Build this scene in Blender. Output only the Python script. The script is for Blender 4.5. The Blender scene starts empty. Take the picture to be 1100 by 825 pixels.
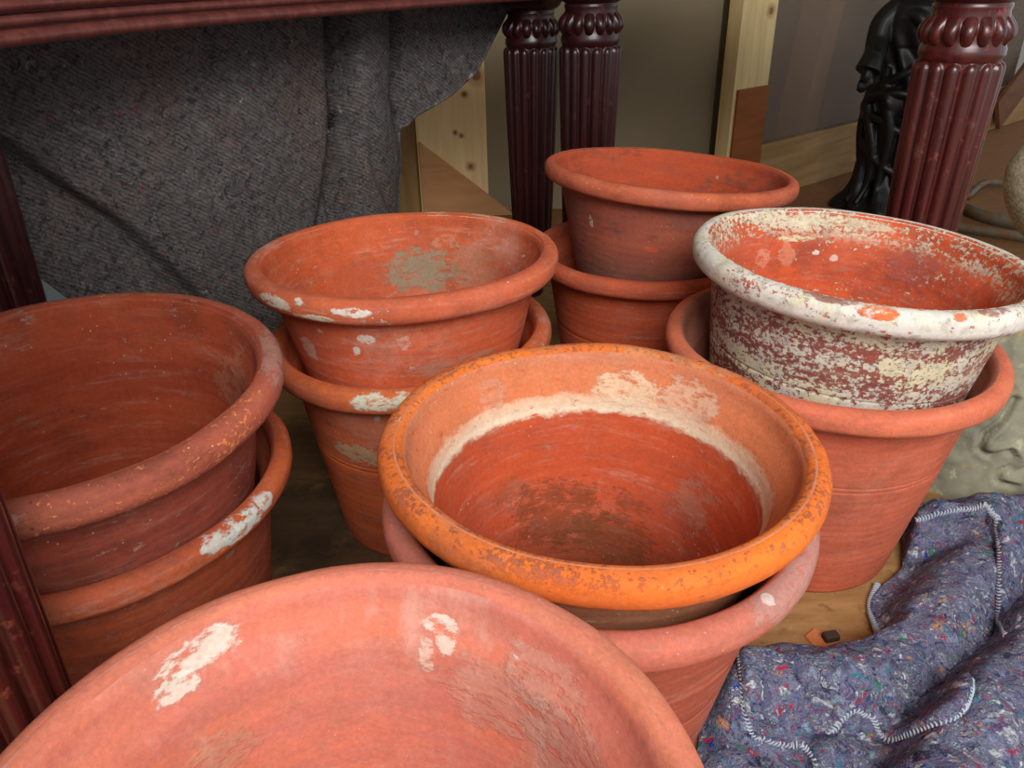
import bpy, bmesh, math, random
from math import sin, cos, pi, sqrt, exp, atan2, hypot, floor
from mathutils import Vector, Matrix, noise

random.seed(7)
scene = bpy.context.scene
COL = scene.collection

# ------------------------------------------------------------------ camera
FPX, PITCH, ROLL, CAMH = 835.8, math.radians(28.60), math.radians(1.25), 0.753
_F = Vector((0, cos(PITCH), -sin(PITCH)))
_D = Vector((0, -sin(PITCH), -cos(PITCH)))
_R = Vector((1, 0, 0))
AX = cos(ROLL) * _R + sin(ROLL) * _D
AY = -sin(ROLL) * _R + cos(ROLL) * _D
cam_d = bpy.data.cameras.new('camera')
cam = bpy.data.objects.new('camera', cam_d)
COL.objects.link(cam)
cam_d.sensor_width = 36.0
cam_d.sensor_fit = 'HORIZONTAL'
cam_d.lens = FPX / 1100 * 36
cam_d.clip_start = 0.01
m3 = Matrix((AX, -AY, -_F)).transposed()
cam.matrix_world = Matrix.Translation((0, 0, CAMH)) @ m3.to_4x4()
scene.camera = cam

# ------------------------------------------------------------------ helpers
def srgb(r, g, b):
    f = lambda c: (c / 255 / 12.92) if c <= 10 else (((c / 255) + 0.055) / 1.055) ** 2.4
    return (f(r), f(g), f(b), 1.0)

def tag(o, label, cat, group=None, kind=None):
    o['label'] = label
    o['category'] = cat
    if group: o['group'] = group
    if kind: o['kind'] = kind
    return o

def thing(name, label, cat, loc=(0, 0, 0), rotz=0.0, group=None):
    o = bpy.data.objects.new(name, None)
    COL.objects.link(o)
    o.location = loc
    o.rotation_euler = (0, 0, rotz)
    o.empty_display_size = 0.05
    return tag(o, label, cat, group)

def obj(name, bm, mat, parent=None, smooth=True):
    me = bpy.data.meshes.new(name)
    bmesh.ops.recalc_face_normals(bm, faces=bm.faces[:])
    bm.to_mesh(me)
    bm.free()
    if smooth:
        for p in me.polygons: p.use_smooth = True
    o = bpy.data.objects.new(name, me)
    COL.objects.link(o)
    if mat: me.materials.append(mat)
    if parent: o.parent = parent
    return o

def struct(name, bm, mat, smooth=False):
    o = obj(name, bm, mat, None, smooth)
    o['kind'] = 'structure'
    return o

def add_lathe(bm, prof, n=96, closed=False, wob=None):
    """prof: list of (r,z); wob(r,z,phi)->(r,z)"""
    rings = []
    for r, z in prof:
        ring = []
        for k in range(n):
            ph = 2 * pi * k / n
            rr, zz = wob(r, z, ph) if wob else (r, z)
            ring.append(bm.verts.new((rr * cos(ph), rr * sin(ph), zz)))
        rings.append(ring)
    m = len(rings)
    for i in range(m if closed else m - 1):
        a, b = rings[i], rings[(i + 1) % m]
        for k in range(n):
            bm.faces.new((a[k], a[(k + 1) % n], b[(k + 1) % n], b[k]))
    return rings

def cap(bm, ring):
    c = Vector((0, 0, 0))
    for v in ring: c += v.co
    c /= len(ring)
    cv = bm.verts.new(c)
    for k in range(len(ring)):
        bm.faces.new((ring[k], ring[(k + 1) % len(ring)], cv))

def add_box(bm, c, s, rz=0.0, bev=0.0):
    t = bmesh.new()
    bmesh.ops.create_cube(t, size=1)
    bmesh.ops.scale(t, vec=s, verts=t.verts)
    if bev:
        bmesh.ops.bevel(t, geom=t.edges[:], offset=bev, segments=2, affect='EDGES', profile=0.6)
    bmesh.ops.rotate(t, cent=(0, 0, 0), matrix=Matrix.Rotation(rz, 3, 'Z'), verts=t.verts)
    bmesh.ops.translate(t, vec=c, verts=t.verts)
    _merge(bm, t)

def _merge(bm, t):
    mp = {v: bm.verts.new(v.co) for v in t.verts}
    for f in t.faces:
        bm.faces.new([mp[v] for v in f.verts])
    t.free()

def add_tube(bm, pts, rad, n=8, caps=True, flat=1.0):
    pts = [Vector(p) for p in pts]
    rads = rad if isinstance(rad, (list, tuple)) else [rad] * len(pts)
    prev = None
    rings = []
    for i, p in enumerate(pts):
        t = (pts[min(i + 1, len(pts) - 1)] - pts[max(i - 1, 0)]).normalized()
        if prev is None:
            u = t.cross(Vector((0, 0, 1)))
            if u.length < 1e-3: u = t.cross(Vector((1, 0, 0)))
            u.normalize()
        else:
            u = (prev - t * prev.dot(t)).normalized()
        prev = u
        w = t.cross(u)
        rings.append([bm.verts.new(p + rads[i] * (cos(2 * pi * k / n) * u + flat * sin(2 * pi * k / n) * w)) for k in range(n)])
    for a, b in zip(rings, rings[1:]):
        for k in range(n):
            bm.faces.new((a[k], a[(k + 1) % n], b[(k + 1) % n], b[k]))
    if caps:
        bm.faces.new(rings[0][::-1]); bm.faces.new(rings[-1])

def smooth_path(pts, n=12):
    """Catmull-Rom through points"""
    P = [Vector(p) for p in pts]
    P = [2 * P[0] - P[1]] + P + [2 * P[-1] - P[-2]]
    out = []
    for i in range(1, len(P) - 2):
        for k in range(n):
            t = k / n
            a, b, c, d = P[i - 1], P[i], P[i + 1], P[i + 2]
            out.append(0.5 * ((2 * b) + (c - a) * t + (2 * a - 5 * b + 4 * c - d) * t * t + (3 * b - a - 3 * c + d) * t ** 3))
    out.append(P[-2])
    return out

def lerp(a, b, t): return a + (b - a) * t
def sstep(a, b, x):
    t = max(0.0, min(1.0, (x - a) / (b - a))); return t * t * (3 - 2 * t)
def interp(tab, x):
    if x <= tab[0][0]: return tab[0][1]
    for (a, u), (b, v) in zip(tab, tab[1:]):
        if x <= b: return u + (v - u) * (x - a) / (b - a)
    return tab[-1][1]
def nz(x, y, z): return noise.noise(Vector((x, y, z)))

# ------------------------------------------------------------------ node toolkit
class NT:
    def __init__(self, name, rough=0.8, spec=0.3):
        self.m = bpy.data.materials.new(name)
        self.m.use_nodes = True
        self.t = self.m.node_tree
        self.b = self.t.nodes['Principled BSDF']
        self.b.inputs['Roughness'].default_value = rough
        self.b.inputs['Specular IOR Level'].default_value = spec
        self.tc = self.t.nodes.new('ShaderNodeTexCoord')
        self.co = self.tc.outputs['Object']
    def link(self, a, b): self.t.links.new(a, b)
    def put(self, sock, v):
        if hasattr(v, 'is_output') or isinstance(v, bpy.types.NodeSocket): self.link(v, sock)
        else:
            try: sock.default_value = v
            except Exception: sock.default_value = v[:3]
    def node(self, t): return self.t.nodes.new(t)
    def math(self, op, a, b=0.0, c=0.0, clamp=False):
        n = self.node('ShaderNodeMath'); n.operation = op; n.use_clamp = clamp
        self.put(n.inputs[0], a); self.put(n.inputs[1], b); self.put(n.inputs[2], c)
        return n.outputs[0]
    def vmath(self, op, a, b=(0, 0, 0)):
        n = self.node('ShaderNodeVectorMath'); n.operation = op
        self.put(n.inputs[0], a); self.put(n.inputs[1], b)
        return n.outputs['Value'] if op in ('LENGTH', 'DISTANCE', 'DOT_PRODUCT') else n.outputs[0]
    def mapping(self, v, scale=(1, 1, 1), loc=(0, 0, 0), rot=(0, 0, 0)):
        n = self.node('ShaderNodeMapping')
        self.put(n.inputs['Vector'], v); n.inputs['Scale'].default_value = scale
        n.inputs['Location'].default_value = loc; n.inputs['Rotation'].default_value = rot
        return n.outputs[0]
    def noise(self, v, scale, detail=4, rough=0.55, dist=0.0, color=False):
        n = self.node('ShaderNodeTexNoise')
        self.put(n.inputs['Vector'], v); n.inputs['Scale'].default_value = scale
        n.inputs['Detail'].default_value = detail; n.inputs['Roughness'].default_value = rough
        n.inputs['Distortion'].default_value = dist
        return n.outputs['Color' if color else 'Fac']
    def voro(self, v, scale, out='Color', feature='F1', rnd=1.0):
        n = self.node('ShaderNodeTexVoronoi'); n.feature = feature
        self.put(n.inputs['Vector'], v); n.inputs['Scale'].default_value = scale
        n.inputs['Randomness'].default_value = rnd
        return n.outputs[out]
    def step(self, v, a, b):
        n = self.node('ShaderNodeMapRange'); n.interpolation_type = 'SMOOTHSTEP'
        self.put(n.inputs['Value'], v); n.inputs['From Min'].default_value = a; n.inputs['From Max'].default_value = b
        n.clamp = True
        return n.outputs['Result']
    def mix(self, f, a, b, blend='MIX'):
        n = self.node('ShaderNodeMix'); n.data_type = 'RGBA'; n.blend_type = blend; n.clamp_factor = True
        self.put(n.inputs[0], f); self.put(n.inputs[6], a); self.put(n.inputs[7], b)
        return n.outputs[2]
    def ramp(self, f, stops, const=False):
        n = self.node('ShaderNodeValToRGB')
        n.color_ramp.interpolation = 'CONSTANT' if const else 'LINEAR'
        e = n.color_ramp.elements
        while len(e) > 1: e.remove(e[-1])
        e[0].position = stops[0][0]; e[0].color = stops[0][1]
        for p, c in stops[1:]:
            x = e.new(p); x.color = c
        self.put(n.inputs[0], f)
        return n.outputs[0]
    def xyz(self, v):
        n = self.node('ShaderNodeSeparateXYZ'); self.put(n.inputs[0], v)
        return n.outputs
    def bump(self, h, strength=0.3, dist=0.002, prev=None):
        n = self.node('ShaderNodeBump'); n.inputs['Strength'].default_value = strength
        n.inputs['Distance'].default_value = dist
        self.put(n.inputs['Height'], h)
        if prev: self.link(prev, n.inputs['Normal'])
        return n.outputs[0]
    def done(self, color, normal=None, rough=None):
        self.put(self.b.inputs['Base Color'], color)
        if normal: self.link(normal, self.b.inputs['Normal'])
        if rough is not None: self.put(self.b.inputs['Roughness'], rough)
        return self.m

# ------------------------------------------------------------------ terracotta
CREAM = srgb(226, 217, 200)
GREYW = srgb(196, 190, 176)

def clay(name, a, b, dark, seed=0.0, bloom=0.25, bloomcol=CREAM, speck=0.3, soot=0.2, patches=(), bands=(), mid=None,
         inner=None, crust=None, ringamp=0.35, rough=0.86, streak=0.22, dull=0.35, dullcol=None, drip=0.0):
    """a,b: the two clay tones; patches: (x,y,z, rx,rz, colour, strength); bands: (z0,z1,side,colour,strength,soft)
    mid=(r0,k): radius that separates outer and inner faces; inner=(a,b) tones of the inner face;
    crust: (colour, coverage, zmin, zmax, side) flaking limewash"""
    t = NT(name, rough, 0.22)
    co = t.mapping(t.co, loc=(seed * 1.7, seed * 2.3, seed * 0.9))
    st = t.mapping(co, scale=(1, 1, 7))
    n1 = t.noise(st, 5, 5, 0.6)
    n2 = t.noise(co, 9, 6, 0.65)
    n3 = t.noise(co, 140, 3, 0.6)
    fine = t.noise(t.mapping(co, scale=(1, 1, 2.4)), 52, 5, 0.72)
    x, y, z = t.xyz(t.co)
    rad = t.vmath('LENGTH', t.mapping(t.co, scale=(1, 1, 0)))
    col = t.mix(t.step(n1, 0.36, 0.66), a, b)
    side_in = None
    if mid:
        an = t.node('ShaderNodeAttribute'); an.attribute_name = 'inner_face'
        side_in = t.step(an.outputs['Fac'], 0.3, 0.7)
        if inner:
            ic = t.mix(t.step(n1, 0.36, 0.66), inner[0], inner[1])
            col = t.mix(side_in, col, ic)
    dn = t.math('ADD', t.noise(co, 7.5, 5, 0.62), t.math('MULTIPLY', t.math('SUBTRACT', fine, 0.5), 0.5))
    col = t.mix(t.math('MULTIPLY', t.step(dn, 0.47, 0.66), dull), col, dullcol or srgb(160, 92, 76))
    col = t.mix(t.math('MULTIPLY', t.step(t.math('ADD', n2, t.math('MULTIPLY', t.math('SUBTRACT', fine, 0.5), 0.35)), 0.50, 0.64), soot), col, dark)
    col = t.mix(t.math('MULTIPLY', t.math('MULTIPLY', t.step(t.noise(t.mapping(co, scale=(1, 1, 11)), 9, 5, 0.7), 0.50, 0.72), t.step(fine, 0.35, 0.6)), streak), col, bloomcol)
    if drip:
        dr = t.noise(t.mapping(co, scale=(1, 1, 0.16)), 42, 4, 0.6)
        dr = t.math('MULTIPLY', t.step(dr, 0.50, 0.68), t.step(t.noise(co, 8, 4, 0.6), 0.40, 0.62))
        col = t.mix(t.math('MULTIPLY', dr, drip), col, bloomcol)
    # thin lime bloom, broken up finely
    bl = t.math('MULTIPLY', t.step(t.noise(co, 6.5, 7, 0.72), 0.50, 0.78), bloom)
    col = t.mix(bl, col, bloomcol)
    fl = t.math('MULTIPLY', t.step(fine, 0.60, 0.70), t.step(n2, 0.42, 0.62))
    col = t.mix(t.math('MULTIPLY', fl, speck), col, bloomcol)
    sp = t.step(t.voro(co, 120, 'Distance'), 0.13, 0.07)
    sp = t.math('MULTIPLY', sp, t.step(t.noise(co, 14, 2), 0.52, 0.60))
    col = t.mix(t.math('MULTIPLY', sp, min(1, speck * 1.8)), col, CREAM)
    pit = t.math('MULTIPLY', t.step(t.voro(t.mapping(co, loc=(3, 1, 2)), 60, 'Distance'), 0.12, 0.06), t.step(t.noise(co, 11, 2), 0.58, 0.66))
    col = t.mix(t.math('MULTIPLY', pit, 0.5), col, dark)
    hgt = t.math('MULTIPLY', n3, 0.35)
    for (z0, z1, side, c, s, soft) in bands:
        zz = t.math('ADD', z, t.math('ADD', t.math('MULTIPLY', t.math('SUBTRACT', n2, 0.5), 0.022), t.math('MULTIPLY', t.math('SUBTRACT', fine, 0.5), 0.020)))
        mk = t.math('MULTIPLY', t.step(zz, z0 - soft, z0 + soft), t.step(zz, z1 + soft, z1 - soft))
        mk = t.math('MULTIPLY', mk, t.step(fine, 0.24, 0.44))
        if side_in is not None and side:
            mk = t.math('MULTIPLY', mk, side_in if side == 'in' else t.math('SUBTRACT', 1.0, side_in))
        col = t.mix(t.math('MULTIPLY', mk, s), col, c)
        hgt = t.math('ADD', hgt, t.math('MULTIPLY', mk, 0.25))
    if crust:
        for (cc, cov, z0, z1, side) in crust:
            cn = t.noise(t.mapping(co, scale=(1, 1, 1.5)), 125, 8, 0.78)
            big = t.noise(t.mapping(co, scale=(1, 1, 3)), 11, 4, 0.6)
            cn = t.math('ADD', cn, t.math('MULTIPLY', t.math('SUBTRACT', big, 0.5), 0.6))
            cn = t.math('ADD', cn, t.math('MULTIPLY', t.math('SUBTRACT', t.noise(co, 230, 3), 0.5), 0.42))
            mk = t.step(cn, 1 - cov - 0.02, 1 - cov + 0.03)
            mk = t.math('MULTIPLY', mk, t.math('MULTIPLY', t.step(z, z0 - 0.012, z0 + 0.012), t.step(z, z1 + 0.006, z1 - 0.006)))
            if side_in is not None and side:
                mk = t.math('MULTIPLY', mk, side_in if side == 'in' else t.math('SUBTRACT', 1.0, side_in))
            lime = 1.0 if cc[2] > 0.3 else 0.0     # weathering tones of limewash only
            tint = t.mix(t.math('MULTIPLY', t.step(t.noise(co, 22, 3), 0.45, 0.65), 0.55 * lime), cc, srgb(214, 206, 160))
            tint = t.mix(t.math('MULTIPLY', t.step(t.noise(co, 70, 3), 0.5, 0.7), 0.6 * lime), tint, srgb(176, 170, 158))
            col = t.mix(mk, col, tint)
            hgt = t.math('ADD', hgt, t.math('MULTIPLY', mk, 0.8))
    for (px_, py_, pz_, rx, rz, c, s) in patches:
        d = t.vmath('SUBTRACT', t.co, (px_, py_, pz_))
        d = t.vmath('LENGTH', t.vmath('MULTIPLY', d, (1 / rx, 1 / rx, 1 / rz)))
        d = t.math('ADD', d, t.math('ADD', t.math('MULTIPLY', t.math('SUBTRACT', t.noise(t.mapping(co, scale=(1, 1, 2.2)), 30, 7, 0.75), 0.5), 2.0), t.math('MULTIPLY', t.math('SUBTRACT', n3, 0.5), 0.7)))
        mk = t.math('MULTIPLY', t.step(d, 1.02, 0.80), t.step(fine, 0.36, 0.50))
        col = t.mix(t.math('MULTIPLY', mk, s), col, c)
        hgt = t.math('ADD', hgt, t.math('MULTIPLY', mk, 0.35))
    gr = t.math('MULTIPLY_ADD', t.math('SUBTRACT', t.noise(co, 260, 3, 0.7), 0.5), 0.55, 1.0)
    gr = t.math('ADD', gr, t.math('MULTIPLY', t.math('SUBTRACT', t.noise(co, 38, 5, 0.75), 0.5), 0.45))
    cmb = t.node('ShaderNodeCombineXYZ')
    for i_ in range(3): t.link(gr, cmb.inputs[i_])
    col = t.mix(1.0, col, cmb.outputs[0], 'MULTIPLY')
    w = t.node('ShaderNodeTexWave'); w.wave_type = 'BANDS'; w.bands_direction = 'Z'
    t.put(w.inputs['Vector'], t.co); w.inputs['Scale'].default_value = 26; w.inputs['Distortion'].default_value = 2.5
    w.inputs['Detail'].default_value = 3
    nrm = t.bump(w.outputs['Fac'], ringamp * 0.35, 0.0012)
    nrm = t.bump(hgt, 0.55, 0.0022, nrm)
    return t.done(col, nrm)

# ------------------------------------------------------------------ pots
WALL = 0.010
class Pot:
    pass

def outer_r(p, z): return p.rb + (p.rt - p.rb) * z / p.zr + p.belly * sin(pi * min(1, max(0, z / p.zr)))
def inner_r(p, z): return outer_r(p, z) - WALL
def inner_lip(p, z):
    """inner face including the flare that rolls over into the rim"""
    if z <= p.zj: return inner_r(p, z)
    t = max(0.0, min(1.0, (p.H - p.r * 0.10 - z) / (p.H - p.r * 0.10 - p.zj)))
    return lerp(p.R - 0.84 * p.r, inner_r(p, p.zj), 0.45 * t + 0.55 * t * t * (3 - 2 * t))

def make_pot(name, label, C, R, tilt, r, H=None, rb=None, group=None, lines=(), below=None, belly=0.0, rt_off=0.014, seed=0, spin=0.0, wobr=1.0, lipd=2.6, cover=0.30, gap=0.0036):
    p = Pot()
    n = Vector((tilt[0], tilt[1], 1)).normalized()
    C = Vector(C)
    p.H = H if H else C.z / n.z
    p.R, p.r = R, r
    p.zr = p.H - r * 1.25
    p.rt = R - rt_off
    p.belly = belly
    p.zj = p.H - r * lipd
    p.base = C - n * p.H
    p.n = n
    if rb: p.rb = rb
    else: p.rb = 0.135 * R / 0.19
    if below:
        q = below
        # widest base that still fits down inside the pot below
        best = 0.07
        for i in range(80):
            p.rb = 0.07 + i * 0.001
            ok = True
            for k in range(0, 40):
                zl = p.zr * k / 39
                c = p.base + n * zl
                s = (c - q.base).dot(q.n)
                if s < 0.02 or s > q.H + q.r: continue
                off = (c - (q.base + q.n * s)).length
                if outer_r(p, zl) + off > inner_lip(q, s) - gap: ok = False
            if ok: best = p.rb
        p.rb = best
    root = thing(name, label, 'pot', p.base, 0, group)
    root.rotation_mode = 'QUATERNION'
    root.rotation_quaternion = Vector((0, 0, 1)).rotation_difference(n)
    p.root = root
    # body profile: up the outside, over, down the inside
    prof = [(0.018, 0.0), (p.rb * 0.6, 0.0), (p.rb - 0.004, 0.0), (p.rb - 0.0005, 0.0025), (outer_r(p, 0.008), 0.008)]
    K = 34
    zs = [0.008 + (p.zr - 0.008) * k / K for k in range(1, K + 1)]
    for z in lines:
        zs += [z - 0.0022, z - 0.001, z, z + 0.001, z + 0.0022]
    zs = sorted(zs)
    for z in zs:
        g = 0.0
        for l in lines:
            d = abs(z - l)
            if d < 0.0015: g = 0.0014 * (1 - d / 0.0015)
        prof.append((outer_r(p, z) - g, z))
    prof += [(p.rt, p.zr + 0.003), (R - 0.45 * r, p.H - r * 0.5), (R - 0.15 * r, p.H), (R - 0.10 * r, p.H + 0.5 * r)]
    # the inner face rolls over into the rim without a step
    n_out = len(prof)
    zj = p.H - r * lipd
    lip = [(R - (cover - 0.22) * r, p.H + r * (0.97 - 0.3 * cover * cover)), (R - cover * r, p.H + r * (1.035 - 0.35 * cover * cover)), (R - lerp(cover, 0.62, 0.5) * r, p.H + r * lerp(0.93, 0.86, cover / 0.3)), (R - 0.62 * r, p.H + r * 0.66), (R - 0.78 * r, p.H + r * 0.28), (R - 0.84 * r, p.H - r * 0.10)]
    prof += lip
    for k in range(1, 9):
        t = k / 8
        prof.append((lerp(lip[-1][0], inner_r(p, zj), 0.45 * t + 0.55 * t * t * (3 - 2 * t)), lerp(lip[-1][1], zj, t)))
    for k in range(1, 30):
        z = lerp(zj, 0.030, k / 29)
        prof.append((inner_r(p, z), z))
    prof += [(inner_r(p, 0.030) - 0.004, 0.021), (inner_r(p, 0.03) - 0.012, 0.0165), (p.rb * 0.5, 0.016), (0.018, 0.016)]
    s = seed * 3.1
    def wob(rr, z, ph):
        c_, s_ = cos(ph), sin(ph)
        k = sstep(p.zr - 0.06, p.zr + 0.005, z)
        e = wobr * (0.0011 * nz(2.2 * c_ + s, 2.2 * s_, min(z, p.zr) * 7) + 0.0012 * cos(2 * ph + s) * min(1, z / p.zr))
        e += 0.0007 * (1 - k) * nz(c_ + s, s_ + s, z * 70)
        return rr + e, z + k * 0.0014 * wobr * nz(2.1 * c_, 2.1 * s_ + s, 4.0)
    bm = bmesh.new()
    add_lathe(bm, prof, 144, True, wob)     # closed ring: leaves the drainage hole in the base
    p.body = obj('body', bm, None, root)
    at = p.body.data.attributes.new('inner_face', 'FLOAT', 'POINT')
    at.data.foreach_set('value', [1.0 if (i // 144) >= n_out - 1 else 0.0 for i in range(len(p.body.data.vertices))])
    # the rolled rim
    bm = bmesh.new()
    cs = []
    for k in range(22):
        a = 2 * pi * k / 22
        ca, sa = cos(a), sin(a)
        hw = r if ca > 0 else r * 0.74
        hz = r * (1.02 if sa > 0 else 1.22)
        ex = 0.86
        cs.append((R + hw * math.copysign(abs(ca) ** ex, ca), p.H + hz * math.copysign(abs(sa) ** ex, sa)))
    def wobr_(rr, z, ph):
        rr, zz = wob(rr, max(z, p.zr + 0.006), ph)
        zz += min(0.0, z - (p.zr + 0.006))
        o = sstep(R, R + r, rr)          # small dents on the outer face only
        return rr + o * 0.0006 * nz(14 * cos(ph), 14 * sin(ph) + s, z * 60), zz
    add_lathe(bm, cs, 168, True, wobr_)
    p.rim = obj('rim', bm, None, root)
    p.mid = (p.rb - WALL * 0.5, (p.rt - p.rb) / p.zr)
    return p

def dress(p, body, rim):
    p.body.data.materials.append(body)
    p.rim.data.materials.append(rim)

G = 'terracotta flower pots standing on the floor in stacks'
pots = {}
def mk(key, *a, **k):
    pots[key] = make_pot('terracotta_pot', *a, group=None, **k)
    return pots[key]

mk('L2', 'lower left terracotta pot, orange rim with a white lime splash, holding a dark brown pot', (-0.431, 0.656, 0.293), 0.187, (0, 0.003), 0.0123, seed=1)
mk('L', 'brownish terracotta pot on top of the left stack, its inside in shade', (-0.424, 0.644, 0.404), 0.187, (0.020, -0.048), 0.0148, H=0.29, below=pots['L2'], seed=2)
mk('M2', 'orange pot under the pot with the grey patch inside, lime crust on rim and side', (-0.140, 0.993, 0.295), 0.183, (-0.027, -0.009), 0.0145, seed=3, lines=(0.165, 0.172), rb=0.136)
mk('M', 'orange pot with a grey lime patch inside, in front of the hanging grey blanket', (-0.141, 1.003, 0.402), 0.192, (-0.004, 0.032), 0.0142, H=0.29, below=pots['M2'], seed=4)
mk('B2', 'plain orange lower pot of the rearmost stack, carrying a dull red pot', (0.242, 1.293, 0.307), 0.190, (-0.010, 0.008), 0.013, seed=5, lines=(0.19,))
mk('B', 'dull red pot on top of the rearmost stack, before the two dark turned legs', (0.270, 1.304, 0.433), 0.195, (0.080, 0.049), 0.0122, H=0.285, below=pots['B2'], seed=6, gap=0.007)
mk('R2', 'clean salmon lower pot beneath the white crusted pot, beside the folded blanket', (0.413, 0.910, 0.306), 0.197, (0.017, 0.001), 0.0138, seed=7, lines=(0.196, 0.189), rb=0.135)
mk('R', 'tilted pot with white flaking lime crust all over its rim and sides', (0.432, 0.909, 0.418), 0.189, (0.067, 0.0), 0.0140, H=0.28, below=pots['R2'], seed=8, lines=(0.17,))
mk('A2', 'pinkish lower pot of the centre stack, its rim showing under a bright orange pot', (0.078, 0.607, 0.299), 0.190, (0.015, -0.006), 0.0149, seed=9, lines=(0.19, 0.13), rb=0.126)
mk('A', 'bright orange pot in the centre with a white lime ring inside', (0.081, 0.611, 0.353), 0.189, (0.030, 0.007), 0.0148, H=0.30, below=pots['A2'], seed=10, rt_off=0.017, wobr=1.3, lipd=2.4, cover=0.05)
mk('F', 'large pale pink terracotta pot nearest the camera, cut off by the bottom edge', (-0.092, 0.226, 0.376), 0.180, (0.008, 0.006), 0.0140, seed=11, rb=0.125, cover=0.05)

DARK = srgb(70, 38, 26)
SOOT = srgb(58, 44, 34)
def C(*a): return srgb(*a)
#PATCHES#
W = C(226, 220, 206); GG = C(150, 140, 116); GW = C(188, 190, 178)
PATCH = {
 'Mb': [(0.0, .140, .222, .062, .034, GG, .9), (.075, .128, .235, .055, .040, C(170, 136, 110), .5), (.04, .15, .265, .03, .012, C(196, 150, 124), .5),
        (-.03, -.165, .245, .012, .010, W, .8), (-.045, -.160, .228, .006, .008, W, .8), (.014, -.165, .240, .010, .012, C(222, 176, 156), .7), (-.115, -.118, .215, .016, .018, C(206, 176, 160), .7),
        (.075, -.135, .195, .06, .016, C(176, 128, 104), .6), (-.085, -.140, .25, .01, .006, W, .6)],
 'Mr': [(-.036, -.203, .292, .024, .006, W, .95), (-.135, -.153, .291, .034, .008, W, .8), (-.080, -.189, .281, .030, .0045, C(226, 214, 186), .95), (-.10, -.175, .297, .008, .005, W, .9),
        (.031, .186, .296, .03, .012, C(206, 184, 158), .7), (.104, .158, .297, .055, .014, C(206, 184, 158), .75), (-.19, .02, .297, .05, .012, C(196, 150, 138), .6)],
 'M2r': [(-.022, -.196, .298, .030, .011, C(206, 208, 188), .95), (.012, -.197, .303, .014, .009, C(206, 208, 188), .9)],
 'M2b': [(-.062, -.146, .194, .040, .018, C(186, 164, 128), .75), (-.010, -.168, .19, .04, .012, C(186, 164, 128), .6), (-.03, -.170, .255, .008, .010, GW, .8)],
 'L2r': [(.180, -.082, .297, .026, .013, C(206, 212, 206), 1.0), (.191, -.050, .300, .012, .010, C(206, 212, 206), .9), (.166, -.108, .299, .018, .010, C(206, 212, 206), .8)],
 'L2b': [(.158, -.070, .262, .012, .02, C(150, 130, 116), .6)],
 'Fb': [(-.109, .127, .372, .026, .012, W, .8), (-.120, .112, .360, .016, .008, W, .8), (.041, .156, .362, .012, .008, W, .75), (.044, .153, .350, .008, .018, C(232, 208, 192), .8), (.030, .150, .340, .007, .016, C(232, 208, 192), .7),
        (.112, .117, .355, .035, .02, C(206, 160, 142), .4), (.130, .085, .320, .06, .03, C(192, 162, 146), .4), (.08, .13, .32, .05, .03, C(196, 160, 142), .35), (-.10, .10, .30, .03, .02, C(190, 150, 120), .4), (.09, .128, .368, .008, .012, C(226, 206, 192), .7)],
 'Rb': [(-.020, .160, .256, .030, .005, C(226, 214, 176), .95), (.012, .158, .238, .006, .004, C(236, 226, 216), .9), (.038, .155, .232, .007, .006, C(236, 210, 196), .8), (-.068, .142, .230, .012, .018, C(228, 160, 134), .6), (-.03, .155, .235, .014, .02, C(226, 150, 120), .6), (.12, .10, .24, .04, .03, C(160, 90, 84), .6),
        (.02, .165, .28, .10, .008, C(226, 216, 186), .8)],
 'Rr': [(-.060, -.185, .290, .022, .006, C(226, 108, 58), .95), (.020, -.19, .291, .010, .004, C(226, 108, 58), .9), (-.10, -.16, .295, .03, .004, C(140, 74, 66), .8), (.06, -.18, .295, .02, .004, C(150, 78, 70), .8)],
 'Bb': [(-.044, -.150, .199, .012, .006, C(206, 92, 56), .8), (-.135, -.100, .225, .005, .012, C(206, 196, 180), .9), (.12, .13, .26, .006, .005, C(206, 196, 186), .8), (.15, .10, .255, .006, .005, C(206, 196, 186), .8)],
 'A2r': [(.150, -.122, .312, .070, .04, C(168, 148, 142), .45), (.118, -.155, .312, .006, .012, C(216, 206, 200), .7)],
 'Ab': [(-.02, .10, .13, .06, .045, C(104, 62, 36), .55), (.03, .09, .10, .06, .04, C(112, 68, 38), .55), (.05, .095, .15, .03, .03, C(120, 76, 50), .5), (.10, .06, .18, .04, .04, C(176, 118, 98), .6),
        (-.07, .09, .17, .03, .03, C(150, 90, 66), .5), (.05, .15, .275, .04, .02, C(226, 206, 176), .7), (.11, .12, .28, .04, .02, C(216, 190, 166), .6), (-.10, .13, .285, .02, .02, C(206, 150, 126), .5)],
 'Ar': [(.17, -.02, .314, .02, .05, C(150, 98, 88), .6), (.10, .16, .314, .08, .02, C(206, 160, 120), .4)],
 'Lr': [(.02, -.20, .298, .05, .008, C(196, 168, 152), .5), (.19, .05, .297, .05, .02, C(170, 140, 130), .5)],
 'Lb': [(.14, .10, .23, .05, .05, C(176, 122, 98), .4), (-.01, -.165, .235, .012, .004, C(206, 184, 170), .6)],
}

def pm(key, **kw):
    p = pots[key]
    body = dict(kw['body']); rim = dict(kw['rim'])
    body.setdefault('mid', p.mid)
    nb = clay('clay_body_' + key.lower(), patches=PATCH.get(key + 'b', ()), seed=p.R * 50 + ord(key[0]), **body)
    nr = clay('clay_rim_' + key.lower(), patches=PATCH.get(key + 'r', ()), seed=p.R * 31 + ord(key[0]), **rim)
    dress(p, nb, nr)

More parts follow.
